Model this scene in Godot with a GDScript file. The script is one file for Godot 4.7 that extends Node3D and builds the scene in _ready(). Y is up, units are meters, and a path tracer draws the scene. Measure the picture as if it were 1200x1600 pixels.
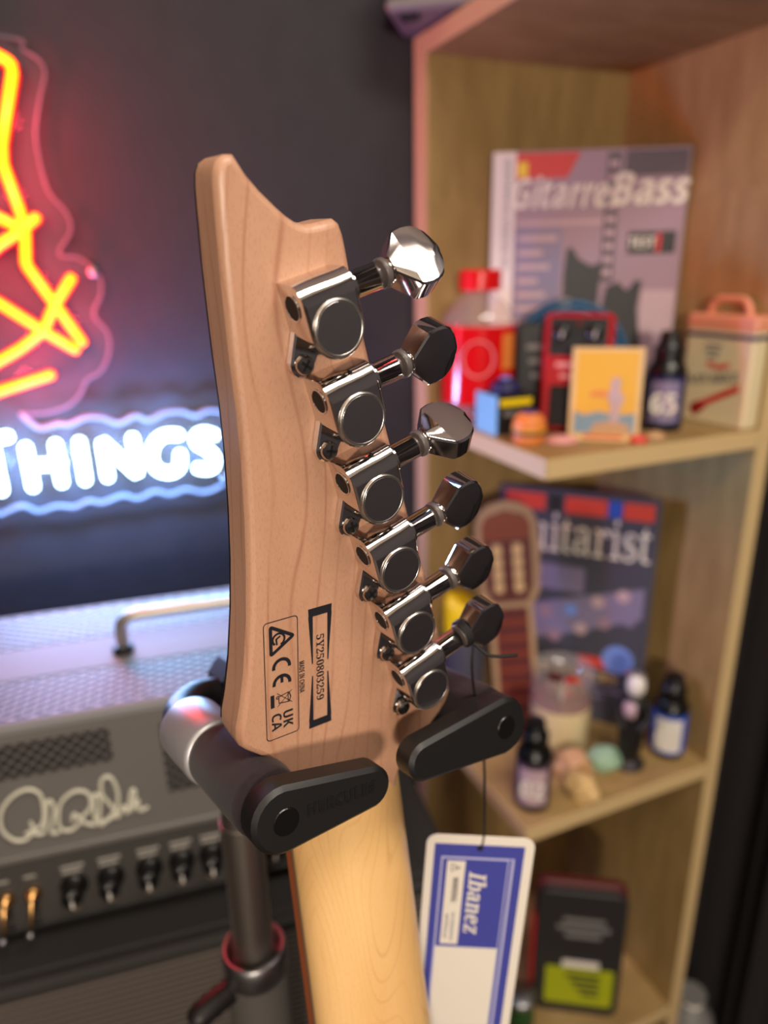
extends Node3D
# A guitar headstock on a stand, in a corner with a neon sign, an amplifier and a shelf of odds and ends.
const EYE := 1.30                      # height of the lens above the floor
var M := {}                            # materials
var used := {}                         # names taken by top-level things
var rng := RandomNumberGenerator.new()

# ------------------------------------------------------------------ places measured in the room
var GUITAR := Transform3D(Basis(Vector3(.978299, -.029115, -.205143), Vector3(.037096, .998693, .035165), Vector3(.203851, -.042012, .9781)), Vector3(.059795, EYE - .014061, -.187014))
var NECK := Transform3D(Basis(Vector3(.978765, -.01325, -.204558), Vector3(-.022829, .984655, -.173014), Vector3(.203712, .17401, .963443)), Vector3(.067478, EYE - .183824, -.208175))
const X0 := .3992
const Z0 := -.8041
const XR := .6788
const ZF := -.5467
const YU := EYE + .2194
const YM := EYE - .1778
const YL := EYE - .6212
const YB := EYE - 1.0624
const WALL := -.845
const CEILING_LAMP := Vector3(.40, 2.5, .42)
const ADDED_FLOOR_LAMP := Vector3(-.60, 1.46, 1.65)  # unseen lamp, added to light the shelves from the front


func _ready() -> void:
	rng.seed = 7
	camera()
	light()
	materials()
	room()
	neon_sign()
	amplifier()
	speaker_cabinet()
	shelf_unit()
	guitar()
	guitar_stand()
	hang_tag()
	middle_shelf()
	lower_shelf()
	bottom_shelf()


func camera() -> void:
	var cam := Camera3D.new()
	cam.name = "camera"
	add_child(cam)
	cam.transform = Transform3D(Basis(Vector3(.919473, -.019607, .392663), Vector3(.145289, .945001, -.293027), Vector3(-.365321, .326481, .871752)).orthonormalized(), Vector3(0, EYE, 0))
	var lens := CameraAttributesPhysical.new()
	lens.frustum_focal_length = 16.65
	lens.frustum_focus_distance = .208
	lens.frustum_near = .02
	lens.frustum_far = 50.0
	lens.exposure_aperture = 4.2
	cam.attributes = lens
	cam.fov = 71.56
	cam.near = .02
	cam.far = 50.0
	cam.current = true


func light() -> void:
	var e := Environment.new()
	e.background_mode = Environment.BG_COLOR
	e.background_color = Color(0.0, 0.0, 0.0)
	e.tonemap_mode = Environment.TONE_MAPPER_LINEAR
	e.tonemap_exposure = 1.0
	e.sdfgi_enabled = true
	e.ssao_enabled = true
	e.ssil_enabled = true
	var w := WorldEnvironment.new()
	w.name = "environment"
	w.environment = e
	add_child(w)
	# the ceiling lamp's light, just under its diffuser, and that of the added floor lamp, inside its shade
	area_light("ceiling_lamp_light", CEILING_LAMP - Vector3(0, .07, 0), CEILING_LAMP - Vector3(0, 1, 0), Vector2(.9, .4), Color(1, .965, .925), 1.9)
	omni("added_floor_lamp_light", ADDED_FLOOR_LAMP, Color(1, .94, .87), 2.7, .12)


func area_light(called: String, at: Vector3, towards: Vector3, size: Vector2, color: Color, energy: float) -> void:
	var l := AreaLight3D.new()
	l.name = called
	add_child(l)
	l.area_size = size
	l.light_color = color
	l.light_energy = energy
	l.area_range = 12.0
	l.area_attenuation = 2.0
	l.shadow_enabled = true
	var up := Vector3.UP if absf((towards - at).normalized().y) < .9 else Vector3.FORWARD
	l.look_at_from_position(at, towards, up)


func omni(called: String, at: Vector3, color: Color, energy: float, size := .004) -> void:
	var l := OmniLight3D.new()
	l.name = called
	l.light_color = color
	l.light_energy = energy
	l.light_size = size
	l.omni_range = 6.0
	l.omni_attenuation = 2.0
	l.shadow_enabled = true
	add_child(l, true)
	l.position = at


# ------------------------------------------------------------------ helpers: nodes
func numbered(called: String) -> String:
	used[called] = used.get(called, -1) + 1
	return called if used[called] == 0 else "%s_%03d" % [called, used[called]]


func tag(o: Node3D, label: String, category: String, group := "", kind := "") -> Node3D:
	if label:
		o.set_meta("label", label)
	if category:
		o.set_meta("category", category)
	if group:
		o.set_meta("group", group)
	if kind:
		o.set_meta("kind", kind)
	return o


func thing(called: String, label: String, category: String, at: Vector3, turn := 0.0, group := "") -> Node3D:
	var o := Node3D.new()
	o.name = numbered(called)
	add_child(o)
	o.position = at
	o.rotation.y = turn
	return tag(o, label, category, group)


func facing(at: Vector3, off := 0.0) -> float:   # the turn that points local +Z from a place back to where the picture was taken
	return atan2(-at.x, -at.z) + deg_to_rad(off)


func obj(called: String, st: SurfaceTool, m: Material, parent: Node3D, at := Transform3D.IDENTITY) -> MeshInstance3D:
	st.generate_normals()
	return put(called, st.commit(), m, parent, at)


func put(called: String, mesh: Mesh, m: Material, parent: Node3D, at := Transform3D.IDENTITY) -> MeshInstance3D:
	var o := MeshInstance3D.new()
	o.name = called
	o.mesh = mesh
	o.material_override = null
	for s in mesh.get_surface_count():
		o.set_surface_override_material(s, m)
	parent.add_child(o, true)
	o.transform = at
	return o


func pos(x: float, y: float, z: float) -> Transform3D:
	return Transform3D(Basis.IDENTITY, Vector3(x, y, z))


func rot(axis: Vector3, degrees: float, at := Vector3.ZERO) -> Transform3D:
	return Transform3D(Basis(axis.normalized(), deg_to_rad(degrees)), at)


# ------------------------------------------------------------------ helpers: shapes (given counter-clockwise seen from outside)
func begin() -> SurfaceTool:
	var st := SurfaceTool.new()
	st.begin(Mesh.PRIMITIVE_TRIANGLES)
	return st


func tri(st: SurfaceTool, a: Vector3, b: Vector3, c: Vector3) -> void:
	st.add_vertex(a)
	st.add_vertex(c)
	st.add_vertex(b)


func quad(st: SurfaceTool, a: Vector3, b: Vector3, c: Vector3, d: Vector3) -> void:
	tri(st, a, b, c)
	tri(st, a, c, d)


func loft(st: SurfaceTool, rings: Array, groups: Array, cap_first := true, cap_last := true) -> void:
	for i in rings.size() - 1:
		var g: int = groups[mini(i, groups.size() - 1)]
		st.set_smooth_group(g if g >= 0 else -1)
		var a: PackedVector3Array = rings[i]
		var b: PackedVector3Array = rings[i + 1]
		var n := a.size()
		for j in n:
			var k := (j + 1) % n
			if a[j].distance_squared_to(a[k]) > 1e-14:
				tri(st, a[j], a[k], b[k])
			if b[j].distance_squared_to(b[k]) > 1e-14:
				tri(st, a[j], b[k], b[j])
	st.set_smooth_group(-1)
	if cap_first:
		cap(st, rings[0], true)
	if cap_last:
		cap(st, rings[rings.size() - 1], false)


func cap(st: SurfaceTool, ring: PackedVector3Array, turned: bool) -> void:
	var mid := Vector3.ZERO
	for p in ring:
		mid += p
	mid /= ring.size()
	for j in ring.size():
		var k := (j + 1) % ring.size()
		if turned:
			tri(st, mid, ring[k], ring[j])
		else:
			tri(st, mid, ring[j], ring[k])


func inset(poly: PackedVector2Array, d: float) -> PackedVector2Array:
	var out := PackedVector2Array()
	var n := poly.size()
	for i in n:
		var e1 := (poly[i] - poly[(i + n - 1) % n]).normalized()
		var e2 := (poly[(i + 1) % n] - poly[i]).normalized()
		var n1 := Vector2(-e1.y, e1.x)
		var n2 := Vector2(-e2.y, e2.x)
		out.append(poly[i] + (n1 + n2) / maxf(.35, 1.0 + n1.dot(n2)) * d)
	return out


func lift(poly: PackedVector2Array, z: float) -> PackedVector3Array:
	var out := PackedVector3Array()
	for p in poly:
		out.append(Vector3(p.x, p.y, z))
	return out


func prism(st: SurfaceTool, poly: PackedVector2Array, z0: float, z1: float, bevel := 0.0, smooth := false) -> void:
	if Geometry2D.is_polygon_clockwise(poly):
		poly = poly.duplicate()
		poly.reverse()
	var g := 1 if smooth else -1
	var small := inset(poly, bevel) if bevel > 0 else poly
	var rings := [lift(small, z0), lift(poly, z0 + bevel), lift(poly, z1 - bevel), lift(small, z1)] if bevel > 0 else [lift(poly, z0), lift(poly, z1)]
	loft(st, rings, [g, g + 1, g + 2] if smooth else [-1], false, false)
	st.set_smooth_group(-1)
	var t := Geometry2D.triangulate_polygon(small)
	for i in range(0, t.size(), 3):
		var a := small[t[i]]
		var b := small[t[i + 1]]
		var c := small[t[i + 2]]
		if (b - a).cross(c - a) < 0:
			var keep := b
			b = c
			c = keep
		tri(st, Vector3(a.x, a.y, z1), Vector3(b.x, b.y, z1), Vector3(c.x, c.y, z1))
		tri(st, Vector3(a.x, a.y, z0), Vector3(c.x, c.y, z0), Vector3(b.x, b.y, z0))


func rect(w: float, h: float, r := 0.0, seg := 1, cx := 0.0, cy := 0.0) -> PackedVector2Array:
	var out := PackedVector2Array()
	for k in 4:
		var c := Vector2((w / 2 - r) * (1 if k in [0, 3] else -1), (h / 2 - r) * (1 if k in [0, 1] else -1)) + Vector2(cx, cy)
		if r <= 0:
			out.append(c)
			continue
		for s in seg + 1:
			out.append(c + Vector2.from_angle(PI / 2 * (k + float(s) / seg)) * r)
	return out


func disc(r: float, seg := 24, cx := 0.0, cy := 0.0) -> PackedVector2Array:
	var out := PackedVector2Array()
	for i in seg:
		out.append(Vector2(cx, cy) + Vector2.from_angle(TAU * i / seg) * r)
	return out


func box(called: String, size: Vector3, centre: Vector3, m: Material, parent: Node3D, bevel := .0008, turned := Basis.IDENTITY) -> MeshInstance3D:
	var st := begin()
	var b := minf(bevel, minf(size.x, minf(size.y, size.z)) * .3)
	prism(st, rect(size.x, size.y, b), -size.z / 2, size.z / 2, b)
	return obj(called, st, m, parent, Transform3D(turned, centre))


func plate(called: String, poly: PackedVector2Array, z0: float, z1: float, m: Material, parent: Node3D, at := Transform3D.IDENTITY, bevel := 0.0, smooth := false) -> MeshInstance3D:
	var st := begin()
	prism(st, poly, z0, z1, bevel, smooth)
	return obj(called, st, m, parent, at)


func lathe(called: String, profile: Array, m: Material, parent: Node3D, at := Transform3D.IDENTITY, seg := 32, sharp := false) -> MeshInstance3D:
	# profile: [radius, height] pairs going up; a repeated pair starts a new smooth group
	var st := begin()
	var rings := []
	var groups := []
	var g := 1
	for i in profile.size():
		var ring := PackedVector3Array()
		for k in seg:
			var a := -TAU * k / seg
			ring.append(Vector3(cos(a) * profile[i][0], profile[i][1], sin(a) * profile[i][0]))
		rings.append(ring)
		if i:
			if sharp or (profile[i][0] == profile[i - 1][0] and profile[i][1] == profile[i - 1][1]):
				g += 1
			groups.append(g)
	loft(st, rings, groups, profile[0][0] > 1e-6, profile[-1][0] > 1e-6)
	return obj(called, st, m, parent, at)


func tube_into(st: SurfaceTool, pts: PackedVector3Array, r: float, seg := 10, round_ends := true) -> void:
	var rings := []
	var t0 := (pts[1] - pts[0]).normalized()
	var side := t0.cross(Vector3.UP if absf(t0.y) < .9 else Vector3.RIGHT).normalized()
	var n := pts.size()
	for i in n:
		var t := (pts[mini(i + 1, n - 1)] - pts[maxi(i - 1, 0)]).normalized()
		side = (side - t * side.dot(t)).normalized()
		var other := t.cross(side)
		var k := [[-.85, .5], [-.5, .85], [0.0, 1.0]] if round_ends and i == 0 else [[0.0, 1.0], [.5, .85], [.85, .5]] if round_ends and i == n - 1 else [[0.0, 1.0]]
		for s in k:
			var ring := PackedVector3Array()
			for j in seg:
				var a := TAU * j / seg
				ring.append(pts[i] + t * (s[0] * r) + (side * cos(a) + other * sin(a)) * (r * s[1]))
			rings.append(ring)
	loft(st, rings, [1])


func curve(pts: Array, step := .004) -> PackedVector3Array:   # a smooth line through the given points
	var c := Curve3D.new()
	c.bake_interval = step
	for i in pts.size():
		var a: Vector3 = pts[maxi(i - 1, 0)]
		var b: Vector3 = pts[mini(i + 1, pts.size() - 1)]
		var d := (b - a) / 6.0
		c.add_point(pts[i], -d, d)
	return c.get_baked_points()


func tube(called: String, pts: PackedVector3Array, r: float, m: Material, parent: Node3D, at := Transform3D.IDENTITY, seg := 10) -> MeshInstance3D:
	var st := begin()
	tube_into(st, pts, r, seg)
	return obj(called, st, m, parent, at)


func text(called: String, words: String, height: float, m: Material, parent: Node3D, at: Transform3D, font := "Droid Sans", weight := 400, depth := .0002, stretch := 1.0, lean := 0.0) -> MeshInstance3D:
	var f := SystemFont.new()
	f.font_names = PackedStringArray([font])
	f.font_weight = weight
	var t := TextMesh.new()
	t.font = f
	t.text = words
	t.font_size = 48
	t.pixel_size = .001
	var k := height / 48.0 / .72 / .001       # height: of a capital letter
	t.depth = depth / k
	t.curve_step = 1.0
	var b := Basis(Vector3(stretch * k, 0, 0), Vector3(lean * k, k, 0), Vector3(0, 0, k))
	return put(called, t, m, parent, at * Transform3D(b, Vector3.ZERO))


# ------------------------------------------------------------------ materials
func mat(key: String, color: Color, rough := .6, metal := 0.0) -> StandardMaterial3D:
	var m := StandardMaterial3D.new()
	m.resource_name = key
	m.albedo_color = color
	m.roughness = rough
	m.metallic = metal
	M[key] = m
	return m


func glow(key: String, color: Color, energy: float) -> void:
	var m := mat(key, Color(.02, .02, .02), .5)
	m.emission_enabled = true
	m.emission = color
	m.emission_energy_multiplier = energy


func textured(key: String, im: Image, size: Vector2, rough: float, metal := 0.0) -> StandardMaterial3D:
	var m := mat(key, Color.WHITE, rough, metal)
	im.generate_mipmaps()
	m.albedo_texture = ImageTexture.create_from_image(im)
	m.uv1_triplanar = true
	m.uv1_scale = Vector3(1.0 / size.x, 1.0 / size.y, 1.0 / size.x)
	m.uv1_triplanar_sharpness = 8.0
	return m


func noise(seeded: int, freq: float, octaves := 3) -> FastNoiseLite:
	var n := FastNoiseLite.new()
	n.seed = seeded
	n.noise_type = FastNoiseLite.TYPE_SIMPLEX_SMOOTH
	n.frequency = freq
	n.fractal_octaves = octaves
	return n


# wood seen along the grain: fibres, pores and year rings; lies along the picture's height unless turned
func wood(w: int, h: int, size: Vector2, light: Color, dark: Color, ring: Color, rings_apart: float, ring_strength: float, fleck: float, seeded: int, turned := false, wander := 12.0) -> Image:
	var im := Image.create(h if turned else w, w if turned else h, false, Image.FORMAT_RGB8)
	var fibre := noise(seeded, 1.0, 3)
	var broad := noise(seeded + 1, 1.0, 2)
	var speck := noise(seeded + 2, 1.0, 1)
	for y in h:
		for x in w:
			var u := size.x * x / w * 1000.0
			var v := size.y * y / h * 1000.0
			var f := fibre.get_noise_2d(u * 2.2, v * .05) * .5 + .5
			var b := broad.get_noise_2d(u * .035 + 20.0, v * .008) * .5 + .5
			var c := light.lerp(dark, clampf(.25 * f + .75 * b, 0, 1))
			var bend := broad.get_noise_2d(u * .02, v * .006 + 50.0) * wander
			var phase := fposmod((u + bend) / rings_apart, 1.0)
			var line := exp(-pow((phase - .5) * rings_apart / .38, 2.0)) * (.5 + .5 * broad.get_noise_2d(u * .06, v * .02 + 9.0))
			c = c.lerp(ring, clampf(line * ring_strength, 0, 1))
			var s := speck.get_noise_2d(u * 3.0, v * .45)
			if s > .35:
				c = c.lerp(ring, (s - .35) * fleck)
			if turned:
				im.set_pixel(y, x, c)
			else:
				im.set_pixel(x, y, c)
	return im


func perforated(w: int, base: Color, hole: Color, radius: float) -> Image:   # one repeat of round holes in staggered rows
	var im := Image.create(w, w, false, Image.FORMAT_RGB8)
	for y in w:
		for x in w:
			var p := Vector2(x + .5, y + .5) / w
			var d := 9.0
			for q in [Vector2(0, 0), Vector2(1, 0), Vector2(0, 1), Vector2(1, 1), Vector2(.5, .5)]:
				d = minf(d, p.distance_to(q))
			im.set_pixel(x, y, hole if d < radius else base)
	return im


func mottled(w: int, a: Color, b: Color, freq: float, seeded: int) -> Image:
	var im := Image.create(w, w, false, Image.FORMAT_RGB8)
	var n := noise(seeded, freq, 4)
	for y in w:
		for x in w:
			im.set_pixel(x, y, a.lerp(b, clampf(n.get_noise_2d(x, y) * .8 + .5, 0, 1)))
	return im


func materials() -> void:
	var m: StandardMaterial3D
	m = textured("maple", wood(384, 1024, Vector2(.096, .256), Color(.785, .61, .50), Color(.715, .535, .425), Color(.58, .36, .27), 6.5, .62, .5, 3, false, 8.0), Vector2(.096, .256), .42)
	m.uv1_offset = Vector3(.333, -.195, 0)
	m.clearcoat_enabled = true
	m.clearcoat = .15
	m.clearcoat_roughness = .35
	m = textured("neck_maple", wood(256, 768, Vector2(.064, .192), Color(.945, .785, .55), Color(.87, .675, .425), Color(.70, .47, .25), 6.0, .35, .25, 21, false, 34.0), Vector2(.064, .192), .35)
	m.uv1_offset = Vector3(.5, 0, 0)
	m.clearcoat_enabled = true
	m.clearcoat = .35
	m.clearcoat_roughness = .22
	mat("rosewood", Color(.64, .34, .18), .45)
	textured("oak", wood(256, 512, Vector2(.3, .6), Color(.71, .59, .385), Color(.57, .46, .275), Color(.42, .33, .19), 13.0, .5, .5, 41), Vector2(.3, .6), .55)
	textured("oak_across", wood(256, 512, Vector2(.3, .6), Color(.71, .59, .385), Color(.57, .46, .275), Color(.42, .33, .19), 13.0, .5, .5, 57, true), Vector2(.6, .3), .55)
	mat("oak_edge", Color(.80, .69, .50), .5)
	mat("chrome", Color(.88, .86, .85), .07, 1.0)
	mat("chrome_cap", Color(.80, .78, .78), .24, 1.0)
	mat("chrome_rim", Color(.86, .83, .80), .3, 1.0)
	mat("chrome_screw", Color(.78, .75, .72), .16, 1.0)
	mat("hole", Color(.02, .018, .02), .7)
	mat("washer", Color(.36, .33, .32), .4)
	mat("ink", Color(.085, .085, .12), .6)
	mat("satin_steel", Color(.62, .62, .63), .36, 1.0)
	mat("silver_paint", Color(.74, .73, .74), .42, .55)
	mat("dark_steel", Color(.70, .68, .65), .4, 1.0)
	mat("grey_tube", Color(.40, .385, .37), .5, .3)
	mat("black_plastic", Color(.075, .07, .07), .48)
	mat("black_gloss", Color(.05, .045, .047), .3)
	mat("black_letter", Color(.085, .08, .08), .38)
	m = textured("foam", mottled(128, Color(.135, .07, .095), Color(.09, .045, .062), .06, 5), Vector2(.02, .02), .95)
	m.rim_enabled = true
	m.rim = .3
	m.rim_tint = .6
	mat("string_black", Color(.05, .045, .045), .7)
	mat("card_white", Color(.90, .87, .82), .6)
	mat("print_blue", Color(.25, .27, .62), .55)
	mat("print_lilac", Color(.72, .72, .86), .55)
	mat("print_grey", Color(.45, .46, .52), .6)
	textured("dark_paint", mottled(256, Color(.182, .172, .195), Color(.168, .158, .18), .05, 12), Vector2(.5, .5), .75)
	mat("added_dark_cloth", Color(.105, .085, .085), .95)
	mat("ceiling_paint", Color(.86, .82, .76), .9)
	mat("floor_wood", Color(.22, .16, .12), .6)
	mat("skirting", Color(.16, .15, .15), .6)
	glow("lamp_glow", Color(1, .88, .72), 3.0)
	glow("neon_red", Color(1, .36, .0), 14.0)
	glow("neon_jacket", Color(1, .0, .07), 2.2)
	glow("neon_white", Color(.74, .90, 1), 14.0)
	m = mat("acrylic", Color(.92, .92, .95, .012), .08)
	m.transparency = BaseMaterial3D.TRANSPARENCY_ALPHA
	m.metallic_specular = .12
	mat("acrylic_rim", Color(.40, .38, .42), .5)
	mat("acrylic_rim_lit", Color(.48, .50, .54), .5)  # paler copy of the rim; the white letters' light is in its colour
	textured("amp_mesh", perforated(48, Color(.66, .66, .67), Color(.10, .10, .10), .34), Vector2(.014, .008), .6, .1)
	M.amp_mesh.uv1_scale = Vector3(1 / .014, 1 / .008, 1 / .008)
	mat("amp_metal", Color(.50, .50, .51), .7, .3)
	textured("amp_front_mesh", perforated(48, Color(.42, .40, .39), Color(.12, .11, .11), .33), Vector2(.0085, .0085), .5, .25)
	mat("amp_front", Color(.43, .415, .40), .5, .25)
	mat("amp_panel", Color(.27, .26, .25), .45, .2)
	mat("amp_shell", Color(.05, .045, .05), .55)
	mat("cream_badge", Color(.80, .79, .72), .4)
	mat("label_ink", Color(.62, .60, .57), .6)
	mat("brass", Color(.85, .66, .42), .2, 1.0)
	mat("knob_cap", Color(.62, .56, .50), .35, .5)
	var cloth := Image.create(16, 32, false, Image.FORMAT_RGB8)
	for y in 32:
		for x in 16:
			cloth.set_pixel(x, y, Color(.40, .365, .34) if (y / 4) % 2 == 0 else Color(.20, .175, .16))
	textured("grille_cloth", cloth, Vector2(.02, .024), .9)
	mat("tolex", Color(.15, .14, .135), .8)
	for c in [["white", Color(.88, .86, .83)], ["cream", Color(.87, .80, .64)], ["red", Color(.80, .06, .09)], ["deep_red", Color(.58, .06, .09)], ["tomato", Color(.83, .27, .20)], ["yellow", Color(.88, .66, .15)], ["lemon", Color(.93, .80, .05)],
			["lime", Color(.66, .69, .06)], ["navy", Color(.10, .11, .30)], ["blue", Color(.16, .32, .72)], ["sky", Color(.50, .74, .84)], ["petrol", Color(.12, .33, .47)], ["black", Color(.055, .05, .055)], ["charcoal", Color(.15, .14, .145)], ["grey", Color(.48, .47, .46)],
			["mauve", Color(.60, .49, .55)], ["plum", Color(.32, .25, .31)], ["pale_mauve", Color(.73, .62, .65)], ["slate", Color(.27, .27, .32)], ["pink", Color(.86, .58, .56)], ["brown", Color(.42, .25, .18)], ["orange", Color(.86, .50, .22)],
			["tan", Color(.74, .57, .40)], ["sand", Color(.86, .72, .50)], ["mint", Color(.55, .68, .56)], ["steel_blue", Color(.46, .56, .63)], ["violet", Color(.36, .25, .46)], ["green", Color(.16, .33, .15)], ["maroon", Color(.36, .13, .12)], ["russet", Color(.50, .22, .13)],
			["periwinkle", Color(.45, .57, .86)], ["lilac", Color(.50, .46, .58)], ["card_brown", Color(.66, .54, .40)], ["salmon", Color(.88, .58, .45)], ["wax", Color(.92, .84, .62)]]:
		mat(c[0], c[1], .5)
	mat("black_rubber", Color(.05, .05, .05), .35)
	m = mat("clear_plastic", Color(.96, .93, .93, .12), .06)
	m.transparency = BaseMaterial3D.TRANSPARENCY_ALPHA
	m = mat("red_gloss", Color(.80, .05, .08), .15)
	m = mat("red_cap", Color(.82, .05, .07), .3)
	m = mat("pedal_red", Color(.66, .09, .13), .35)


# ------------------------------------------------------------------ the room
func slab(called: String, lo: Vector3, hi: Vector3, m: Material) -> void:
	var o := box(called, hi - lo, (hi + lo) / 2, m, self, .0)
	o.set_meta("kind", "structure")


func room() -> void:
	slab("floor", Vector3(-1.9, -.1, -.95), Vector3(1.0, 0, 2.4), M.floor_wood)
	slab("ceiling", Vector3(-1.9, 2.5, -.95), Vector3(1.0, 2.6, 2.4), M.ceiling_paint)
	slab("wall_back", Vector3(-1.9, 0, -.95), Vector3(1.0, 2.5, WALL), M.dark_paint)
	slab("wall_right", Vector3(.90, 0, WALL), Vector3(1.0, 2.5, 2.4), M.dark_paint)
	slab("wall_left", Vector3(-1.9, 0, WALL), Vector3(-1.8, 2.5, 2.4), M.dark_paint)
	slab("wall_front", Vector3(-1.8, 0, 2.3), Vector3(.90, 2.5, 2.4), M.dark_paint)
	slab("baseboard_back", Vector3(-1.8, 0, WALL), Vector3(.90, .07, WALL + .014), M.skirting)
	var fold := PackedVector2Array()
	for i in 61:
		fold.append(Vector2(-.012 * sin(i * .62) - .004 * sin(i * 1.7), .74 * i / 60.0))
	for i in range(60, -1, -1):
		fold.append(fold[i] + Vector2(.003, 0))
	var corner_cloth := thing("added_dark_cloth", "added dark floor-length cloth that blackens the corner beside the oak shelf unit", "added_dark_cloth", Vector3(.855, .02, WALL + .02))  # dark cloth added to keep this corner near black
	plate("cloth", fold, 0, 2.4, M.added_dark_cloth, corner_cloth, Transform3D(Basis(Vector3(1, 0, 0), Vector3(0, 0, 1), Vector3(0, 1, 0)), Vector3.ZERO))
	var lamp := thing("ceiling_lamp", "long white ceiling lamp with a glowing diffuser", "lamp", CEILING_LAMP)
	box("housing", Vector3(.94, .04, .44), Vector3(0, -.02, 0), M.white, lamp, .004)
	box("diffuser", Vector3(.9, .02, .4), Vector3(0, -.048, 0), M.lamp_glow, lamp, .003)
	lamp = thing("added_floor_lamp", "added unseen floor lamp with a round glowing shade on a thin black pole", "lamp", Vector3(ADDED_FLOOR_LAMP.x, 0, ADDED_FLOOR_LAMP.z))
	lathe("base", [[.13, 0.0], [.13, .012], [.13, .012], [.012, .03]], M.black, lamp, Transform3D.IDENTITY, 32)
	lathe("pole", [[.010, .02], [.010, ADDED_FLOOR_LAMP.y - .14]], M.black, lamp, Transform3D.IDENTITY, 16)
	lathe("lamp_shade", [[.02, -.15], [.10, -.12], [.15, -.05], [.16, 0.0], [.15, .05], [.10, .12], [.0, .15]], M.lamp_glow, lamp, pos(0, ADDED_FLOOR_LAMP.y, 0), 32)


func v3(list: Array, z: float) -> Array:
	var out := []
	for i in range(0, list.size(), 2):
		out.append(Vector3(list[i], list[i + 1], z))
	return out


func straight(pts: Array, r := .004) -> PackedVector3Array:   # a bent line whose corners are rounded a little
	var out := PackedVector3Array([pts[0]])
	for i in range(1, pts.size() - 1):
		var p: Vector3 = pts[i]
		var a := (Vector3(pts[i - 1]) - p).limit_length(r)
		var b := (Vector3(pts[i + 1]) - p).limit_length(r)
		for k in 4:
			var t := k / 3.0
			out.append(p + a * (1 - t) * (1 - t) + b * t * t)
	out.append(pts[-1])
	return out


func core_of(list: Array) -> SurfaceTool:
	var st := begin()
	tube_into(st, straight(v3(list, .0040)), .0042)
	return st


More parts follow.
